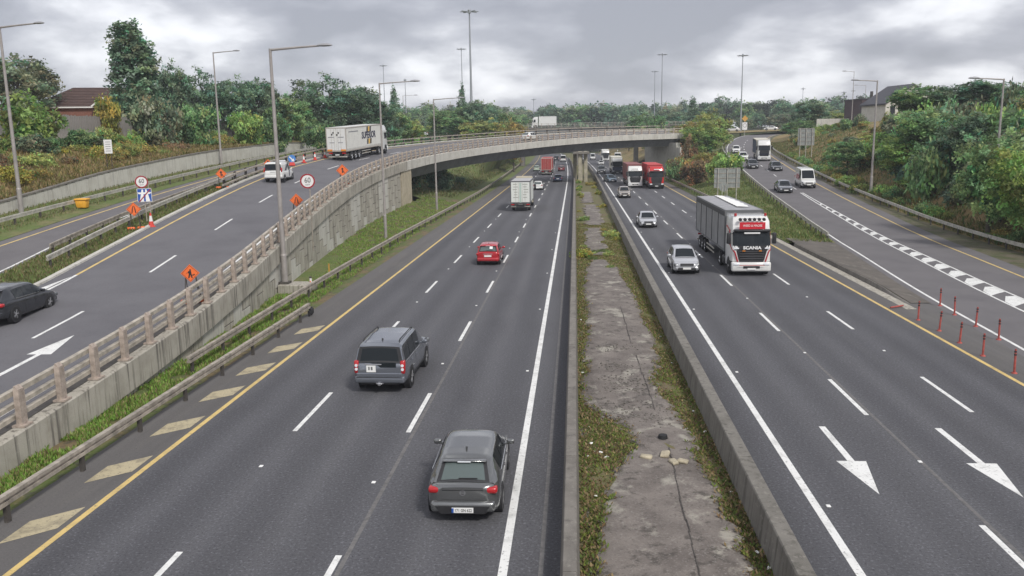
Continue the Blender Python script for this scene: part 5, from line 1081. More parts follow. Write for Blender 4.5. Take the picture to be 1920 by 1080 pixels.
# white lorry with grey-sided trailer (nearest oncoming)
t = empty('articulated_lorry', 'white and red articulated lorry with long grey-sided trailer in the oncoming lanes', 'lorry', (11.35, 54.5, 0), PI)
GREYS = mat('trailer_grey', (.30, .305, .315), .5, metal=.3, var=.12, scale=1.2)
cab(t, P_WHT, 2.5, 3.85, 2.35, -2.45+.0, 'scania')
tractor_rear(t, 2.5, -4.95, two=False)
T0 = -16.4; trailer_box(t, T0, -2.9, 1.25, 4.05, 2.55, GREYS, mat('trailer_roof', (.30, .30, .31), .6, var=.2, scale=1.5), GREYS, mat('trailer_frame', (.15, .155, .16), .5, metal=.2)); trailer_gear(t, T0, 3, 2.55)
for sd_ in (-1, 1):
    for k in range(1, 5): MB().box((sd_*1.268, T0+13.5*k/5, 2.62), (.03, .045, 2.4)).build('panel_seam', BLACKP, t)
    MB().box((sd_*1.275, T0+6.75, 3.78), (.025, 13.4, .30)).build('sheet_skirt', mat('sheet_dark', (.055, .057, .06), .6), t)
b = MB(); rows = []
for i, yy in enumerate(np.linspace(T0+.4, T0+11.5, 30)):
    f = i/29; rows.append([(-.15+.75*f*.3-.35*math.sin(f*3)+.10*math.sin(i*1.1), yy, 4.075), (-.02-.1+.22*f, yy, 4.12+.02*math.sin(i*2.2)), (-.75-.2*math.sin(f*3.1)-.06*math.sin(i*1.3), yy, 4.075)])
b.grid(rows); b.build('bunched_white_sheet', mat('sheet_white', (.78, .78, .76), .7), t)
MB().box((0, -.12, 3.28), (1.62, .06, .44)).build('name_board', mat('board_red', (.55, .015, .03), .5), t); put_text('WEED & MAGEE', .20, INK_W, 'front', (0, -.085, 3.28), t, sx=.85, bold=.004)
put_text('SCANIA', .27, CHROME if False else INK_W, 'front', (0, .045, 1.86), t, sx=1.2, bold=.012, off=.01)
b = MB(); b.tube([(-.8, -.35, 3.72), (.8, -.35, 3.72)], .03, 6); b.build('lamp_bar', CHROME, t)
for k in range(6): MB().cyl((-.75+.3*k, -.37, 3.66), (-.75+.3*k, -.22, 3.66), .105, n=14).build('spot_lamp', BLACKP, t)
for xx in (-.95, .95): MB().cyl((xx, -.9, 3.84), (xx, -.9, 4.02), .09, .08, 10).build('beacon', RED_L, t)
for sd_ in (-1, 1):
    b = MB(); b.tube([(sd_*1.265, -2.1, 3.1), (sd_*1.27, -.95, 2.9), (sd_*1.27, -.72, 2.05), (sd_*1.2, -.28, 1.75), (sd_*1.06, -.10, 1.55), (sd_*.88, -.06, .95)], .05, 6); b.build('red_stripe', P_RED, t)
    MB().rbox((sd_*.98, -.05, 1.82), (.34, .06, .09), .02, 1).build('upper_headlight', CLEAR_L, t); MB().rbox((sd_*.52, .05, 1.66), (.2, .05, .06), .02, 1).build('marker_lamp', AMBER, t)
    MB().rbox((sd_*1.12, -2.6, 2.45), (.12, .5, 2.6), .04, 1).build('side_deflector', P_WHT, t)
MB().box((0, .155, .74), (1.6, .012, .035)).build('red_trim', P_RED, t); MB().rbox((0, -.11, 2.80), (1.0, .015, .10), .005, 1).build('visor_strip', SIGN_W, t)

# curtain-sided lorry on the ramp
s_mid = 105.5+S0+6.8
q0 = rp(110., 7.3); q1 = rp(124., 7.3)
hd = math.atan2(-(q1[0]-q0[0]), q1[1]-q0[1])
t = empty('articulated_lorry', 'white curtain-sided articulated lorry with yellow and black bars on the ramp', 'lorry', q0, hd); t.rotation_euler.x = math.atan2(q1[2]-q0[2], 14)
CURT = mat('curtain_cream', (.66, .655, .61), .6, var=.05, scale=1.5)
trailer_box(t, 0, 13.6, 1.12, 4.0, 2.55, CURT, mat('roof_white', (.60, .60, .58), .6), mat('door_white', (.68, .68, .66), .5), mat('frame_tan', (.40, .37, .33), .55)); trailer_gear(t, 0, 3, 2.55)
put_text('SUPERIOR', 1.18, mat('print_navy', (.012, .014, .05), .6), 'right', (1.262, 8.5, 2.74), t, sx=1.05, bold=.004, off=.035)
YL_ = mat('logo_yellow', (.72, .45, .08), .5)
for z_, s_ in ((3.50, 0), (1.96, 0)):
    for dy, mm in ((-.62, INK), (0, YL_), (.62, INK)):
        b = MB(); b.prism([(8.6+dy-.26-.08, z_-.33), (8.6+dy+.26-.08, z_-.33), (8.6+dy+.26+.08, z_+.33), (8.6+dy-.26+.08, z_+.33)], 0, 1.255, 1.263); b.build('logo_bar', mm, t)
put_text('SUPERIOR DOES NOT SAY', .26, mat('print_dim', (.16, .17, .2), .6), 'right', (1.262, 2.6, 3.42), t)  if False else MB().box((1.262, 2.7, 3.42), (.006, 3.4, .10)).build('small_lettering', mat('print_dim', (.20, .20, .23), .6), t)
b = MB()
for k in range(40): b.box((1.262, .3+k*.33, 1.33), (.012, .03, .22))
b.build('curtain_strap', INK, t)
for sd_ in (-1, 1): MB().box((sd_*.86, -.05, 1.28), (.62, .02, .22)).build('rear_marker', AMBER, t); MB().box((sd_*.62, -.05, 2.85), (.75, .012, .06)).build('door_lettering', MATS['print_dim'], t); MB().box((sd_*.55, -.05, 2.2), (.6, .012, .05)).build('door_lettering', MATS['print_dim'], t)
for xx, zz_ in ((-.32, 3.38), (.34, 3.36), (-.5, 3.16), (.14, 3.12)): MB().cyl((xx, -.06, zz_), (xx, -.05, zz_), .10, n=10).build('door_emblem', INK, t)
cab(t, P_WHT, 2.5, 3.8, 2.3, 14.25, 'white'); tractor_rear(t, 2.5, 12.6)

# other lorries
def artic(label, x, y, rz, cabm, boxm, frame, rear=False, h=4.0, visor='scania', L=13.6, z=0., door=None, group=None):
    """rear=True: seen from behind (y is the rear); otherwise y is the front"""
    t = empty('articulated_lorry', label, 'lorry', (x, y, z), rz)
    o = 0 if rear else -(L+2.95)
    trailer_box(t, o, o+L, 1.15, h, 2.55, boxm, None, door or boxm, frame); trailer_gear(t, o, 3, 2.55); cab(t, cabm, 2.5, 3.75, 2.3, o+L+.65, visor); tractor_rear(t, 2.5, o+L-1.0)
    return t
REDB = mat('curtain_red', (.36, .05, .045), .6, var=.12, scale=1); DRB = mat('curtain_maroon', (.22, .07, .07), .6, var=.1, scale=1)
a = artic('white-cabbed articulated lorry with maroon trailer in the middle oncoming lane', 10.45, 148.2, PI, P_WHT, DRB, DRB, visor='white'); MB().rbox((0, -.12, 3.22), (1.2, .05, .3), .01, 1).build('roof_panel', SIGN_W, a); MB().box((0, .13, 1.9), (1.2, .02, .07)).build('chrome_bar', CHROME, a)
a = artic('red articulated lorry in the slow oncoming lane beside the white-cabbed one', 13.8, 144.6, PI, paint('lorry_red', (.52, .03, .03)), mat('curtain_bright_red', (.50, .035, .035), .55), MATS['curtain_red'], visor='dark'); MB().rbox((0, -.13, 3.28), (.95, .05, .16), .02, 1).build('roof_panel', INK_W, a)
a = artic('white lorry with dark lower front farther back in the middle oncoming lane', 9.9, 199.6, PI, P_WHT, mat('box_cream', (.6, .58, .5), .6), CURT, visor='dark')
MB().box((0, .02, 1.35), (2.3, .25, .75)).build('dark_lower_front', P_NAVY, a)
a = artic('cream lorry facing the camera far under the flyover', 10.9, 303, PI, P_WHT, CURT, CURT, visor='white')
a = artic('red-sided articulated lorry seen from behind heading under the flyover', -6.8, 200.5, 0, P_WHT, REDB, mat('frame_pale', (.5, .4, .36), .6), rear=True, door=REDB)
t = empty('recovery_lorry', 'white recovery truck beyond the flyover in the slow oncoming lane', 'lorry', (14.9, 296, 0), PI); cab(t, P_WHT, 2.3, 2.6, 2.2, -2.2, 'white') if False else None
b = MB(); b.rbox((0, -3.2, 1.9), (2.3, 2.0, 2.4), .2, 2); b.build('cab_body', P_WHT, t, smooth=40); b = MB(); b.box((0, -2.17, 2.3), (2.0, .04, .9)); b.build('windscreen', GLASS, t); b = MB(); b.box((0, -7.5, 1.1), (2.4, 6.5, .3)); b.build('flatbed', P_WHT, t); b = MB(); b.box((0, 0, 0), (.25, 3., .25), M=Matrix.Translation((0, -5.6, 3.0)) @ Matrix.Rotation(.6, 4, 'X')); b.build('crane_arm', P_WHT, t); MB().box((0, -6, .7), (1, 8, .4)).build('chassis', BLACKP, t)
for sd_ in (-1, 1):
    for yy in (-3.2, -8.6): wheel(t, sd_*1.0, yy, .45, .3, sd_, 'truck')
    MB().rbox((sd_*.85, -2.17, 1.0), (.35, .08, .2), .03, 1).build('headlight', CLEAR_L, t)
# rigid box lorry ahead on the left carriageway
t = empty('box_lorry', 'white rigid box lorry with green-lettered rear doors in the left lane', 'lorry', (-6.75, 103.6, 0), 0)
WB = mat('box_white', (.68, .70, .66), .55)
trailer_box(t, 0, 7.6, 1.0, 3.75, 2.5, WB, mat('roof_grey', (.4, .4, .4), .6), WB, mat('frame_dark_grey', (.10, .10, .11), .55)); cab(t, mat('cab_cream', (.55, .50, .38), .4), 2.3, 3.95, 2.1, 7.9, 'white')
b = MB()
for sd_ in (-1, 1):
    for k in range(6): b.box((sd_*.62+random.uniform(-.08, .08), -.035, 3.35-k*.32), (random.uniform(.4, .7), .012, .07))
b.build('door_lettering', mat('print_faded', (.33, .33, .30), .6), t)
MB().box((0, -.04, 2.3), (.22, .015, 2.4)).build('centre_strip', mat('strip_green', (.45, .55, .50), .5), t); MB().box((0, .12, .62), (2.3, .14, .16)).build('underrun_bar', GALV, t); MB().box((0, -.02, .86), (2.45, .1, .2)).build('tail_board', DARKST, t); MB().box((0, -.08, .86), (.52, .02, .12)).build('number_plate', PLATE_W, t); MB().box((0, 3.4, .75), (1, 7, .3)).build('chassis', BLACKP, t)
for sd_ in (-1, 1):
    wheel(t, sd_*1.0, 1.9, .45, .4, sd_, 'truck'); MB().rbox((sd_*.95, -.09, .86), (.4, .05, .14), .02, 1).build('tail_light', RED_L, t)
# curtain lorry on the right slip road
s = sY(161.5); c = SLR.pt(s, -5.3, .004); t = empty('rigid_lorry', 'white-cabbed lorry with blue-black curtain sides on the right slip road', 'lorry', c, SLR.head(s+4)+PI); t.rotation_euler.x = -.045
trailer_box(t, -9.6, -2.4, 1.05, 3.85, 2.5, mat('curtain_blue', (.045, .06, .10), .55, var=.3, scale=1), mat('roof_cream', (.55, .52, .44), .6), None, mat('frame_cream', (.5, .46, .38), .6)); cab(t, P_WHT, 2.35, 3.8, 2.2, -2.2, 'white'); MB().box((0, -5.5, .7), (1, 8, .35)).build('chassis', BLACKP, t); MB().box((0, .05, 1.3), (2.0, .16, .10)).build('grille_band', P_NAVY, t)
for sd_ in (-1, 1):
    wheel(t, sd_*1.0, -7.6, .45, .4, sd_, 'truck'); MB().box((sd_*1.05, -5, .62), (.05, 3, .3)).build('side_guard', GALV, t)
# lorry crossing the far bridge
t = empty('box_lorry', 'white box lorry with red roof line on the far bridge', 'lorry', (-9.0, 266.5, 11.42), R(90))
trailer_box(t, -3.2, 2.2, .95, 3.75, 2.4, P_WHT, mat('roof_red', (.3, .06, .06), .6), None, P_WHT); cab(t, P_WHT, 2.2, 3.6, 1.9, 2.5, 'white'); MB().box((0, 0, .7), (1, 6, .3)).build('chassis', BLACKP, t)
for sd_ in (-1, 1): wheel(t, sd_*.95, -1.6, .45, .35, sd_, 'truck')

# ================================================================ VEGETATION
def leaf_mat(name, c, trans=.45, spread=.5):
    m = bpy.data.materials.new(name); m.use_nodes = True; t_ = m.node_tree; n = t_.nodes; l = t_.links; b = n['Principled BSDF']; b.inputs['Roughness'].default_value = .62; b.inputs['Specular IOR Level'].default_value = .25
    oi = n.new('ShaderNodeObjectInfo'); at = n.new('ShaderNodeAttribute'); at.attribute_name = 'tint'
    mm = n.new('ShaderNodeMixRGB'); mm.blend_type = 'MULTIPLY'; mm.inputs[0].default_value = 1; l.new(oi.outputs['Color'], mm.inputs[1]); l.new(at.outputs['Color'], mm.inputs[2])
    l.new(mm.outputs[0], b.inputs['Base Color']); tr = n.new('ShaderNodeBsdfTranslucent'); l.new(mm.outputs[0], tr.inputs[0]); ms = n.new('ShaderNodeMixShader'); ms.inputs[0].default_value = trans
    l.new(b.outputs[0], ms.inputs[1]); l.new(tr.outputs[0], ms.inputs[2]); l.new(ms.outputs[0], n['Material Output'].inputs[0]); MATS[name] = m; return m
LEAF = leaf_mat('foliage', (1, 1, 1)); BARK = mat('bark', (.10, .085, .07), .9, var=.3, scale=6)
def quads_mesh(name, C, U, V, tint, m):
    n = len(C); co = np.empty((n, 4, 3)); co[:, 0] = C-U; co[:, 1] = C-V*.8; co[:, 2] = C+U; co[:, 3] = C+V*.8
    me = bpy.data.meshes.new(name); me.vertices.add(n*4); me.vertices.foreach_set('co', co.reshape(-1).astype(np.float32)); me.loops.add(n*4); me.loops.foreach_set('vertex_index', np.arange(n*4, dtype=np.int32)); me.polygons.add(n); me.polygons.foreach_set('loop_start', np.arange(0, n*4, 4, dtype=np.int32)); me.polygons.foreach_set('loop_total', np.full(n, 4, np.int32))
    ca = me.color_attributes.new('tint', 'FLOAT_COLOR', 'POINT'); tt = np.ones((n, 4, 4)); tt[:, :, :3] = tint[:, None, :]; ca.data.foreach_set('color', tt.reshape(-1).astype(np.float32))
    me.materials.append(m); me.update(calc_edges=True); return me
def crown_mesh(name, lobes, nclump, per, size, seed, sig=.38, hue=.16, up=.6, fill=.5, jit=.13):
    r = np.random.default_rng(seed); lobes = np.array(lobes, float); vol = (lobes[:, 3]*lobes[:, 4]*lobes[:, 5])**(2/3); pick = r.choice(len(lobes), nclump, p=vol/vol.sum()); L_ = lobes[pick]
    d = r.normal(size=(nclump, 3)); d /= np.linalg.norm(d, axis=1)[:, None]; rad = (fill+(1-fill)*r.random(nclump)**.6)*(1+jit*r.normal(size=nclump))
    cc = L_[:, :3]+d*L_[:, 3:6]*rad[:, None]
    ct = 1+hue*1.6*r.normal(size=(nclump, 1)); ct = np.clip(ct, .45, 1.7)*np.array([[1, 1, 1.]])*np.c_[1+hue*.8*r.normal(size=nclump), np.ones(nclump), 1+hue*.4*r.normal(size=nclump)]
    C = np.repeat(cc, per, 0)+r.normal(size=(nclump*per, 3))*sig*np.array([1, 1, .75]); D = np.repeat(d, per, 0); T = np.repeat(ct, per, 0)*(1+.12*r.normal(size=(nclump*per, 1)))
    nrm = D*.7+r.normal(size=C.shape)*.75+np.array([0, 0, up]); nrm /= np.linalg.norm(nrm, axis=1)[:, None]; a = r.normal(size=C.shape); U = np.cross(nrm, a); U /= np.linalg.norm(U, axis=1)[:, None]; V = np.cross(nrm, U); s_ = size*(.55+.75*r.random((len(C), 1)))
    return quads_mesh(name, C, U*s_*.5, V*s_*.36, np.clip(T, .2, 2.2), LEAF)
def lobes_round(seed, n, R_, H, z0):
    r = random.Random(seed); o = [(0, 0, z0+H*.5, R_*.72, R_*.72, H*.48)]
    for k in range(n):
        a = 2*math.pi*k/n+r.uniform(-.4, .4); q = R_*r.uniform(.42, .80); o.append((q*math.cos(a), q*math.sin(a), z0+H*r.uniform(.22, .78), R_*r.uniform(.28, .46), R_*r.uniform(.28, .46), H*r.uniform(.14, .26)))
    return o
def trunk_mesh(H, r0, seed, limbs=5):
    r = random.Random(seed); b = MB(); p = [(0, 0, -.6), (r.uniform(-.1, .1), r.uniform(-.1, .1), H*.35), (r.uniform(-.25, .25), r.uniform(-.25, .25), H*.75)]; b.tube(p, [r0, r0*.75, r0*.35], 8)
    for k in range(limbs):
        z = H*r.uniform(.25, .6); a = r.uniform(0, 6.28); l_ = H*r.uniform(.22, .36); b.cyl((0, 0, z), (l_*.75*math.cos(a), l_*.75*math.sin(a), z+l_), r0*.38, r0*.12, 6)
    return b.mesh('trunk', BARK)
# unit trees about 10 m tall, 8 m wide
VAR = {}
for i in range(4): VAR['broad%d' % i] = (crown_mesh('crown', lobes_round(i+3, 13, 4.0, 8.2, 1.9), 360, 32, .40, 10+i, sig=.30, hue=.24), trunk_mesh(10, .24, i))
for i in range(3): VAR['far%d' % i] = (crown_mesh('crown', lobes_round(i+20, 9, 4.3, 8.6, 1.2), 210, 18, .72, 30+i, sig=.42, hue=.2), trunk_mesh(10, .26, 5+i, 3))
poplar = [(0, 0, 8.5, 2.1, 2.1, 7.2), (.5, .2, 12.8, 1.5, 1.5, 3.2), (-1.1, 0, 6, 1.5, 1.5, 3.), (1.2, .3, 7.5, 1.5, 1.4, 3.2), (-.9, -.5, 10.5, 1.5, 1.3, 3.0), (1.0, -.6, 4.3, 1.4, 1.4, 2.2), (-.3, .8, 3.6, 1.5, 1.3, 2.0), (.9, .2, 11, 1.3, 1.2, 2.4)]
VAR['poplar'] = (crown_mesh('crown', poplar, 640, 30, .42, 50, sig=.28, fill=.6, hue=.24, jit=.05), trunk_mesh(13, .28, 9, 0))
VAR['conifer'] = (crown_mesh('crown', [(0, 0, 10*f+.4, 2.6*(1-f)+.25, 2.6*(1-f)+.25, .75) for f in np.linspace(.06, .98, 12)], 330, 22, .36, 60, sig=.26, fill=.6), trunk_mesh(11, .2, 12, 0))
SHR = {}
for i in range(4): SHR['shrub%d' % i] = crown_mesh('foliage', lobes_round(70+i, 7, 1.5, 2.3, -.25), 170, 28, .24, 80+i, sig=.17, hue=.27)
for i in range(2): SHR['bramble%d' % i] = crown_mesh('foliage', lobes_round(90+i, 8, 1.9, 1.5, -.35), 210, 22, .26, 95+i, sig=.22, hue=.26)
G1, G2, G3, G4, G5 = (.20, .32, .14), (.26, .375, .115), (.18, .28, .175), (.34, .395, .135), (.24, .29, .18)
OL, BR, YG = (.32, .28, .09), (.27, .195, .11), (.38, .36, .085)
def tree(label, kind, x, y, z, h, w, col, group=None, rz=None, name='tree', cat='tree'):
    base = {'broad': (10.1, 8.), 'far': (9.8, 8.4), 'popl': (15.8, 5.2), 'coni': (10.4, 5.4)}[kind[:5] if kind[:5] in ('broad',) else kind[:3] if kind[:3] == 'far' else kind[:4]]
    t = empty(name, label, cat, (x, y, z), random.uniform(0, 6.28) if rz is None else rz, group); t.scale = (w/base[1], w/base[1], h/base[0])
    c, tr = VAR[kind]; o = obj('crown', c, t); j = random.uniform(.88, 1.12); o.color = (col[0]*j, col[1]*j, col[2]*j, 1); obj('trunk', tr, t); return t
def shrub(label, x, y, z, h, w, col, kind=None, group=None, name='shrub'):
    k = kind or random.choice(list(SHR)); o = obj(name, SHR[k], None, (x, y, z), random.uniform(0, 6.28)); f = 3. if k.startswith('s') else 3.8; g = 2.2 if k.startswith('s') else 1.3
    o.scale = (w/f, w/f*random.uniform(.85, 1.15), h/g); j = random.uniform(.85, 1.15); o.color = (col[0]*j, col[1]*j, col[2]*j, 1); return tag(o, label, 'shrub', group)

from mathutils.bvhtree import BVHTree
def bvh_of(names):
    V = []; F = []
    for o in bpy.data.objects:
        if o.type == 'MESH' and any(o.name.startswith(n) for n in names) and o.parent is None:
            k = len(V); V += [tuple(v.co) for v in o.data.vertices]; F += [tuple(i+k for i in p.vertices) for p in o.data.polygons]
    return BVHTree.FromPolygons(V, F)
GB = bvh_of(['embankment', 'cutting', 'hills', 'grass_', 'verge', 'slip_verge', 'ground', 'central'])
def gz(x, y, default=9.):
    h_ = GB.ray_cast(Vector((x, y, 120)), Vector((0, 0, -1))); return h_[0].z if h_[0] is not None else default
TREES = [
    ('dark brownish broadleaf tree behind the fence at the left picture edge', 'broad0', -79.7, 118, 21.9, 11.4, G5),
    ('tall narrow dark tree rising beside the brick house', 'poplar', -60.2, 114, 25.3, 6.7, G3),
    ('dark tree right of the tall narrow tree, left end of the row', 'broad1', -63.8, 132, 21.4, 6.4, G3),
    ('second dark tree of the row behind the left embankment', 'broad2', -61.0, 136, 20.8, 8.0, G3),
    ('third dark tree of the row behind the left embankment', 'broad3', -57.6, 140, 19.5, 8.0, G3),
    ('fourth dark tree of the row, beside the tall lamp post', 'broad0', -54.9, 146, 19.9, 8.2, G3),
    ('lower dark tree between the row and the big round tree', 'broad1', -50.6, 150, 17.3, 8.0, G1),
    ('big round dark tree left of the white lorry on the ramp', 'broad2', -49.2, 168, 21.8, 12.7, G3),
    ('broad dark tree directly behind the white lorry on the ramp', 'broad3', -44.3, 172, 19.9, 11.9, G3),
    ('smaller dark tree right of the big round tree', 'broad0', -41.6, 176, 17.7, 8.9, G3),
    ('slim dark conifer behind the lamp post beyond the ramp', 'conifer', -40.5, 190, 19.9, 5.3, G3),
    ('bushy tree below the slim conifer beyond the ramp', 'broad1', -39.8, 188, 15.5, 8.3, G1),
    ('pale green bushy tree between conifer and far silver car', 'broad2', -37.0, 192, 13.6, 6.8, G4),
    ('wide green tree behind the flyover left of the tallest mast', 'broad3', -33.4, 226, 16.5, 14.2, G1),
    ('spindly conifer left of the tallest mast', 'conifer', -30.7, 232, 22.6, 5.8, G3),
    ('green tree around the foot of the tallest mast', 'broad0', -27.3, 230, 18.9, 13.8, G3),
    ('olive bushy tree below the tallest mast behind the flyover', 'broad1', -23.2, 214, 13.5, 12.1, G4),
    ('green tree right of the tallest mast above the flyover', 'broad2', -20.6, 236, 16.2, 11.8, G1),
    ('low olive tree left of the far bridge end', 'broad3', -16.1, 222, 13.3, 8.3, OL),
    ('green tree at the right end of the far bridge', 'broad0', 22.1, 262, 15.5, 13.0, G1),
    ('dark spiky conifer cluster right of the far bridge', 'conifer', 40.7, 300, 20.9, 9.2, G3),
    ('dark tree left of the spiky conifer beyond the bridge', 'broad1', 33.9, 300, 17.0, 12.9, G3),
    ('tall yellowish green tree at the right end of the flyover', 'broad2', 31.0, 196, 14.4, 9.2, G4),
    ('rounded green tree in front of the yellowish one at the flyover end', 'broad3', 27.4, 186, 10.8, 9.2, G2),
    ('autumn-tinted tree beside the right end of the flyover parapet', 'broad0', 24.5, 190, 11.8, 7.7, OL),
    ('round dark green tree above the sign back on the right', 'broad1', 59.7, 222, 17.3, 10.5, G3),
    ('lower green tree left of the round dark tree', 'broad2', 54.5, 214, 12.2, 7.8, G1),
    ('small green tree between the round tree and the brick block', 'broad3', 69.6, 240, 14.7, 8.8, G4),
    ('green tree on the right embankment left of the lamp post', 'broad0', 38.8, 124, 8.0, 6.1, G1),
    ('olive green tree behind the right lamp post', 'broad1', 44.8, 128, 9.2, 6.5, G4),
    ('dense green tree right of the right lamp post', 'broad2', 39.9, 106, 8.9, 7.1, G2),
    ('tall dense tree in the middle of the right embankment', 'broad3', 42.1, 104, 11.6, 8.1, G1),
    ('tall dense tree with dark shaded foot on the right embankment', 'broad0', 41.0, 92, 10.9, 7.2, G3),
    ('dense tree overhanging the short post at the right', 'broad1', 35.1, 74, 8.8, 6.2, G1),
    ('leafy tree at the right picture edge', 'broad2', 34.5, 66, 8.3, 6.0, G2),
    ('upper tree at the back of the right embankment', 'broad3', 50.7, 128, 15.5, 10.0, G1),
    ('highest tree at the back of the right embankment', 'broad0', 55.7, 122, 15.8, 10.9, G3),
    ('back tree at the upper right picture edge', 'broad1', 57.0, 112, 14.4, 10.0, G1),
    ('young leafy tree low on the right embankment beside the guardrail', 'broad2', 37.7, 96, 4.2, 3.8, G2),
    ('low leafy tree leaning over the right guardrail', 'broad3', 37.0, 76, 3.8, 3.9, G2),
]
for lab, kind, x, y, top, w, c in TREES:
    z = gz(x, y); h_ = max(2.5, top-z); tree(lab, kind, x, y, z, h_, max(w, h_*.33), c)
# far belt of trees on the horizon
BELT = 'tree of the far wooded belt on the horizon'
r_ = random.Random(5)
for row, (yy, tz0, n) in enumerate(((415, 23.5, 26), (470, 26, 30), (545, 29.5, 36))):
    for k in range(n):
        f = (k+r_.uniform(.15, .85))/n; ang = -.30+f*.82; x = math.tan(ang)*yy*1.0; y = yy+r_.uniform(-18, 18)
        if abs(x-RX(2, min(y, 470))) < 17 and y < 470: continue
        z = gz(x, y, 11); h_ = max(5, tz0*(y/yy)+r_.uniform(-3.2, 1.8)-z); tree('dark tree in the far wooded belt along the horizon', 'far%d' % r_.randrange(3), x, y, z, h_, h_*r_.uniform(.75, 1.15), r_.choice((G3, G3, G1, G5, (.05, .07, .04))), group=BELT)
for k in range(10):
    x = -8+k*2.4+r_.uniform(-1, 1); y = 458+r_.uniform(-8, 8); tree('dark tree closing the far end of the motorway', 'far%d' % r_.randrange(3), x, y, 0, r_.uniform(9, 14), r_.uniform(7, 9), G3, group='trees closing the far end of the motorway')
for k in range(26):
    side = k % 2; y = 225+k*8.5; x = (-24-r_.uniform(0, 8)) if side else (24+r_.uniform(0, 9)); 
    if not side and y < 262: continue
    x = RX(x, y); z = gz(x, y); tree('green tree on the cutting slope beyond the flyover', 'far%d' % r_.randrange(3), x, y, z, r_.uniform(4.5, 7.5), r_.uniform(5, 8), r_.choice((G1, G3, G5, OL)), group='trees on the cutting slopes beyond the flyover')
for k in range(14):
    x = r_.uniform(-75, -46); y = r_.uniform(190, 330); z = gz(x, y); tree('green tree on the high ground left of the far bridge', 'far%d' % r_.randrange(3), x, y, z, r_.uniform(6, 9), r_.uniform(6, 9), r_.choice((G1, G3, G5)), group='trees on the high ground left of the far bridge')
for k in range(16):
    x = r_.uniform(72, 150); y = r_.uniform(310, 400); z = gz(x, y); tree('green tree beyond the far bend of the right slip road', 'far%d' % r_.randrange(3), x, y, z, r_.uniform(6, 9.), r_.uniform(6, 10), r_.choice((G1, G3, G5)), group='trees beyond the far bend of the right slip road')
# shrubs on the left embankment
def scatter(label, group, n, fx, cols, hr, wr, seed, kinds=None):
    r2 = random.Random(seed)
    for k in range(n):
        x, y = fx(r2); z = gz(x, y); h_ = r2.uniform(*hr)*(.55 if x > 40 and y > 125 else 1); shrub(label, x, y, z-.1, h_, h_*r2.uniform(*wr), r2.choice(cols), r2.choice(kinds) if kinds else None, group)
_raw = {}
def mass(name, label, n, fx, cols, hr, wr, seed, kinds=('bramble0', 'bramble1')):
    r2 = random.Random(seed); VV = []; TT = []
    for k in range(n):
        x, y = fx(r2); z = gz(x, y)-.08; h_ = r2.uniform(*hr); w_ = h_*r2.uniform(*wr); kd = r2.choice(kinds)
        if kd not in _raw:
            me = SHR[kd]; a = np.empty(len(me.vertices)*3, np.float32); me.vertices.foreach_get('co', a); c = np.empty(len(me.vertices)*4, np.float32); me.color_attributes['tint'].data.foreach_get('color', c); _raw[kd] = (a.reshape(-1, 4, 3), c.reshape(-1, 4, 4)[:, 0, :3])
        V, T = _raw[kd]; a_ = r2.uniform(0, 6.28); ca, sa = math.cos(a_), math.sin(a_); f = w_/3.8; g = h_/1.3
        VV.append(np.stack([(V[..., 0]*ca-V[..., 1]*sa)*f+x, (V[..., 0]*sa+V[..., 1]*ca)*f+y, V[..., 2]*g+z], -1)); TT.append(T*np.array(r2.choice(cols))*r2.uniform(.85, 1.15))
    V = np.concatenate(VV); T = np.concatenate(TT); C = V.mean(1); U = (V[:, 2]-V[:, 0])/2; W_ = (V[:, 3]-V[:, 1])/1.6
    o = obj(name, quads_mesh(name, C, U, W_, T, LEAF)); o.color = (1, 1, 1, 1); return stuff(tag(o, label, 'ground cover'))
mass('brambles', 'green and yellow bramble thicket low on the left embankment', 95, lambda r2: ((lambda y: (LWALL(y)-r2.uniform(3.0, 12), y))(r2.uniform(44, 125))), [OL, YG, G4, YG, OL, BR], (.6, 1.4), (1.8, 2.8), 1)
scatter('leafy green shrub high on the left embankment below the fence', 'shrubs high on the left embankment', 36, lambda r2: ((lambda y: (LWALL(y)-r2.uniform(8.5, 13.), y))(r2.uniform(55, 140))), [G1, G2, G4, G2, G5], (1.2, 2.9), (.9, 1.5), 2, ['shrub0', 'shrub1', 'shrub2', 'shrub3'])
for lab, x, y, h_, w_, c in (('large bright green bush in front of the house and fence', -57.5, 86, 5.6, 6.2, G2), ('ivy-covered bright green fence end left of the large bush', -62, 81, 4.9, 2.4, YG), ('grey-green bush left of the ivy on the embankment top', -60.5, 75, 4.7, 3.8, G5), ('yellowing small bush right of the large bright green bush', -60, 106, 6.3, 3.0, YG), ('tall grey-green willow bush below the dark tree row', -52.6, 104, 6.6, 5.2, G5), ('wide green willow bush beside the lamp post', -50, 109, 6.0, 5.0, G1), ('green bush between the two left lamp posts', -46.5, 118, 5.2, 4.6, G2), ('green bush left of the tall near lamp post', -45.5, 126, 5.4, 4.8, G1), ('green bush just left of the white lorry', -42, 138, 5.0, 4.6, G1)):
    shrub(lab, x, y, gz(x, y)-.15, h_, w_, c, 'shrub%d' % (int(abs(x)) % 4))
scatter('dense green shrub on the plateau behind the ramp', 'shrubs on the plateau behind the ramp', 22, lambda r2: (r2.uniform(-60, -33), r2.uniform(150, 205)), [G1, G2, G3, G4], (2.2, 4.2), (.9, 1.4), 3)
scatter('shrub on the dark slope beneath the flyover', 'shrubs on the slope beneath the flyover', 22, lambda r2: (lambda y: (RX(-21-r2.uniform(0, 14), y), y))(r2.uniform(124, 215)), [G1, G3, G3, G5], (1.6, 3.4), (1.1, 1.6), 4)
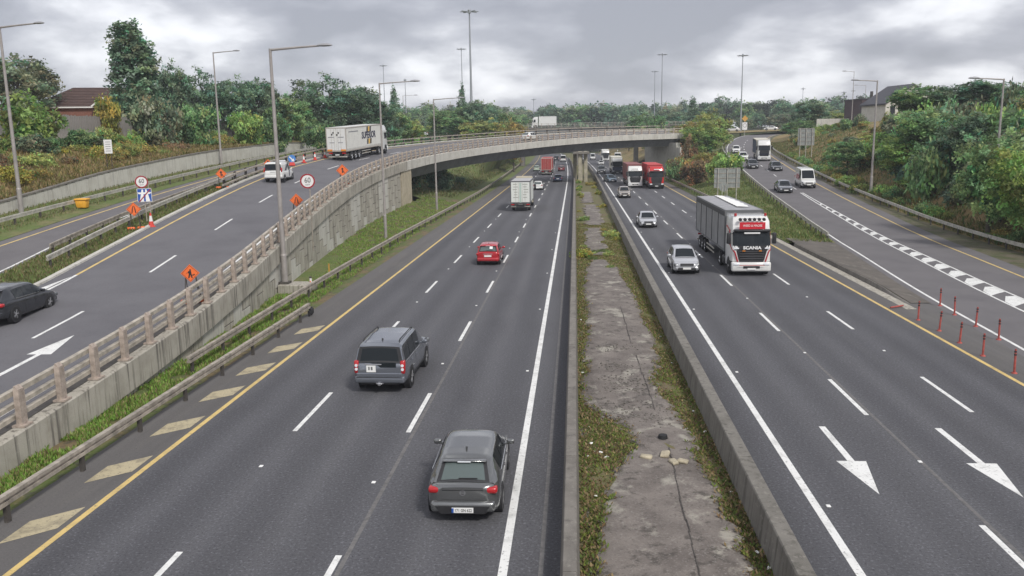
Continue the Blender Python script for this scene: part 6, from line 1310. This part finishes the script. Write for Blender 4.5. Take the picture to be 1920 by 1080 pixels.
scatter('shrub on the left slope far beyond the flyover', 'shrubs on the left slope far beyond the flyover', 18, lambda r2: (lambda y: (RX(-21-r2.uniform(0, 8), y), y))(r2.uniform(215, 330)), [G1, OL, G4, G5], (1.5, 3.2), (1.1, 1.7), 5)
scatter('shrub on the slope beside the right end of the flyover', 'shrubs beside the right end of the flyover', 34, lambda r2: (lambda s, k: wedge(s, k)[:2])(sY(r2.uniform(140, 215)), r2.uniform(.15, .85)), [G1, G4, OL, BR, G5, G2], (1.8, 4.4), (.9, 1.4), 6)
shrub('rounded bright green bush behind the large grey sign back', 23.6, 136, gz(23.6, 136)-.2, 5.0, 5.2, G2, 'shrub2')
shrub('tall rusty brown bush beside the pale bridge abutment', 23.2, 176, gz(23.2, 176)-.2, 7.2, 4.6, BR, 'shrub1')
shrub('dull olive bush below the autumn-tinted tree', 20.8, 165, gz(20.8, 165)-.2, 4.4, 4.8, OL, 'shrub3')
# right embankment
scatter('dense green shrub on the lower right embankment', 'shrubs on the lower right embankment', 60, lambda r2: (lambda s, d: SLR.pt(s, -d)[:2])(sY(r2.uniform(56, 128)), r2.uniform(15.0, 23)), [G1, G2, G3, G1, G5], (3.0, 5.4), (1.15, 1.6), 7)
scatter('green shrub high on the right embankment', 'shrubs high on the right embankment', 46, lambda r2: (lambda s, d: SLR.pt(s, -d)[:2])(sY(r2.uniform(70, 185)), r2.uniform(23, 34)), [G1, G2, G4, G5], (2.5, 5.0), (.9, 1.4), 8)
scatter('olive and brown bush on the far part of the right embankment', 'bushes on the far part of the right embankment', 40, lambda r2: (lambda s, d: SLR.pt(s, -d)[:2])(sY(r2.uniform(125, 215)), r2.uniform(14, 25)), [OL, G2, G4, G1, G5], (1.6, 3.6), (1.2, 1.8), 9)
mass('weeds', 'low weed clumps along the foot of the right embankment', 60, lambda r2: (lambda s, y: SLR.pt(s, -(RRL(y)+r2.uniform(.8, 3)))[:2])(*(lambda y: (sY(y), y))(r2.uniform(50, 170))), [G2, G4, OL, G1], (.5, 1.3), (1.4, 2.2), 10)
mass('weeds', 'tufts of weeds along the far central reserve', 26, lambda r2: (lambda y: (r2.choice((r2.uniform(.4, 1.0), r2.uniform(2.6, 3.8))), y))(r2.uniform(62, 165)), [G2, G4, OL, YG], (.25, .7), (1.6, 2.6), 11)
mass('weeds', 'leafy green weeds in the middle of the central reserve', 9, lambda r2: (r2.uniform(.6, 2.6), r2.uniform(57, 70)), [G4, (.16, .22, .07)], (.2, .35), (2.4, 3.4), 12)
# grass, moss and dead leaves as uncountable cover
def blades(name, label, pts, size, cols, seed, cat='grass', flat=.0, m=None):
    r2 = np.random.default_rng(seed); C = np.array(pts); n = len(C); a = r2.random(n)*6.28; up = np.c_[np.cos(a)*.55, np.sin(a)*.55, np.full(n, 1.-flat)]; up /= np.linalg.norm(up, axis=1)[:, None]; sd_ = np.c_[-np.sin(a), np.cos(a), np.zeros(n)]; s_ = size*(.5+r2.random((n, 1)))
    T = np.array(cols)[r2.integers(0, len(cols), n)]*(1+.22*r2.normal(size=(n, 1)))
    me = quads_mesh(name, C+up*s_*.5, up*s_*.5, sd_*s_*(.14+.22*flat), np.clip(T, .005, 1), m or LEAF); o = obj(name, me); o.color = (1, 1, 1, 1); return stuff(tag(o, label, cat))
def pts_fn(n, f, seed): r2 = random.Random(seed); return [p for p in (f(r2) for _ in range(n)) if p]
def vg(r2):
    y = 15+(r2.random()**1.4)*100; k = r2.uniform(.15, 1); x, yy, z = vstrip(y, k); 
    if math.sin(x*2.3+y*.8)*math.sin(y*1.7-x) < -.55: return None
    return (x, yy, z)
blades('verge_grass', 'short green grass on the strip below the ramp wall', pts_fn(80000, vg, 1), .17, [(.24, .42, .075), (.19, .34, .06), (.28, .34, .10), (.32, .28, .13)], 21)
blades('island_grass', 'rough grass on the island between ramp and left slip road', pts_fn(26000, lambda r2: isl(22+r2.random()**1.2*70, r2.uniform(.06, .95)), 2), .20, [(.14, .20, .055), (.19, .20, .075), (.24, .19, .10)], 22)
def md(r2):
    y = 13+r2.random()**1.7*75; x = r2.uniform(.12, 4.15)
    e_ = abs(r2.gauss(0, .10))
    if y < 61 and interp_edge(cl, y)+e_ < x < interp_edge(crr, y)-e_: return None
    return (x, y, .06 if y > 61 or not interp_edge(cl, y) < x < interp_edge(crr, y) else .14)
blades('median_moss', 'moss, dead leaves and weeds edging the concrete slab of the central reserve', pts_fn(110000, md, 3), .10, [(.17, .20, .04), (.12, .17, .035), (.27, .20, .10), (.35, .26, .14), (.20, .13, .07), (.15, .21, .05)], 23, 'ground cover', flat=.55)
def bk(r2):
    y = r2.uniform(40, 140); k = r2.uniform(0, 4.6); i = int(k); f = k-i; a, b2 = bankl(y, i), bankl(y, i+1); return tuple(a[j]+(b2[j]-a[j])*f for j in range(3))
blades('bank_grass', 'tall dry grass and weeds covering the left embankment', pts_fn(52000, bk, 4), .42, [(.34, .25, .12), (.28, .21, .085), (.17, .185, .06), (.40, .30, .17), (.23, .23, .07)], 24)
def bkr(r2):
    s = r2.uniform(sY(50), sY(215)); k = r2.uniform(0, 4.5); i = int(k); f = k-i; a, b2 = bankr(s, i), bankr(s, i+1); return tuple(a[j]+(b2[j]-a[j])*f for j in range(3))
blades('embankment_grass', 'rough grass and weeds covering the right embankment', pts_fn(42000, bkr, 5), .42, [(.13, .18, .06), (.20, .19, .07), (.30, .22, .11), (.11, .16, .055)], 25)
def wgf(r2):
    s = r2.uniform(sY(71), sY(200)); k = r2.uniform(.03, .97); q = wedge(s, k); return (q[0], q[1], q[2]+.02)
blades('wedge_grass', 'green grass on the wedge between motorway and right slip road', pts_fn(30000, wgf, 6), .26, [(.15, .22, .06), (.20, .23, .075), (.26, .23, .10), (.11, .17, .05)], 26)
def ctf(r2):
    y = r2.uniform(119, 300); k = r2.uniform(0, 3.9); i = int(k); f = k-i; a, b2 = bankc(y, i), bankc(y, i+1); return tuple(a[j]+(b2[j]-a[j])*f for j in range(3))
blades('cutting_grass', 'rough grass on the left cutting slope under and beyond the flyover', pts_fn(20000, ctf, 7), .45, [(.13, .18, .06), (.18, .20, .08), (.26, .22, .11)], 27)
blades('slip_verge_grass', 'patchy grass beside the left slip road guardrail', pts_fn(16000, lambda r2: (lambda y, k: (SLY(y)-2.2+(LWALL(y)+.1-SLY(y)+2.2)*k, y, ZL(y)+.06+.12*k))(25+r2.random()*95, r2.random()), 8), .2, [(.15, .21, .06), (.21, .21, .08), (.26, .21, .12)], 28)
# ---------------------------------------------------------------- litter and stones on the reserve
LG = 'white scraps of litter on the central reserve'
LIT = [MB().rbox((0, 0, .03), (.16, .10, .05), .02, 1).mesh('litter', PLATE_W), MB().rbox((0, 0, .025), (.10, .12, .04), .015, 1).mesh('litter', INK_W)]
r2 = random.Random(3)
for x, y in ((.45, 23.9), (.55, 23.3), (.75, 23.2), (.35, 22.9), (.9, 22.8), (.4, 25.4), (.3, 31.5), (.5, 20.2), (.35, 48), (3.95, 20.6), (4.0, 25.0), (3.9, 27.0), (3.85, 33.), (3.8, 37.5), (3.95, 17.4), (4.05, 16.7), (.3, 41), (3.7, 62), (.4, 76), (3.6, 82), (.5, 95), (3.7, 104)):
    o = obj('litter', LIT[r2.randrange(2)], None, (x+r2.uniform(-.05, .05), y, .07), r2.random()*6); s_ = r2.uniform(.4, .95); o.scale = (s_, s_, s_); tag(o, 'small white scrap of litter on the weedy edge of the central reserve', 'litter', LG)
for x, y, s_, lab in ((2.55, 22.95, 1., 'larger pale broken stone on the median slab'), (2.0, 22.7, .8, 'pale flat stone left of the larger one on the median slab'), (2.72, 22.35, .75, 'pale broken stone nearest the camera on the median slab'), (2.98, 22.4, .7, 'pale stone at the mossy right edge of the median slab')):
    b = MB(); b.rbox((0, 0, .03), (.42*s_, .30*s_, .10), .04, 2); b.v = [(vx*(1+.18*math.sin(vy*23+vx*9)), vy*(1+.2*math.sin(vx*17+1)), vz*(1+.3*math.sin(vx*13+vy*19))) for vx, vy, vz in b.v]; tag(b.build('stone', mat('pale_stone', (.42, .37, .27), .9, var=.25, scale=5), None, smooth=50, loc=(x, y, .14), rz=x*3), lab, 'stone')
b = MB(); b.cyl((0, 0, 0), (0, 0, .1), .15, .13, 12); tag(b.build('rubber_lump', BLACK, None, smooth=40, loc=(2.62, 24.3, .14)), 'small black rubber lump on the median slab', 'debris')
# thin damp air
hm = bpy.data.materials.new('haze_air'); hm.use_nodes = True; hn = hm.node_tree.nodes; hn.remove(hn['Principled BSDF'])
pv = hn.new('ShaderNodeVolumePrincipled'); pv.inputs['Color'].default_value = (.86, .91, 1., 1); pv.inputs['Density'].default_value = .00034; pv.inputs['Anisotropy'].default_value = .0
hm.node_tree.links.new(pv.outputs[0], hn['Material Output'].inputs['Volume'])
stuff(tag(MB().box((0, 750, 28.5), (2600, 2000, 61.4)).build('haze', hm), 'thin pale haze over the whole view', 'haze'))
for o in bpy.data.objects:
    if o.type == 'MESH' and not o.data.materials: o.data.materials.append(CONC)
print('objects', len(bpy.data.objects))
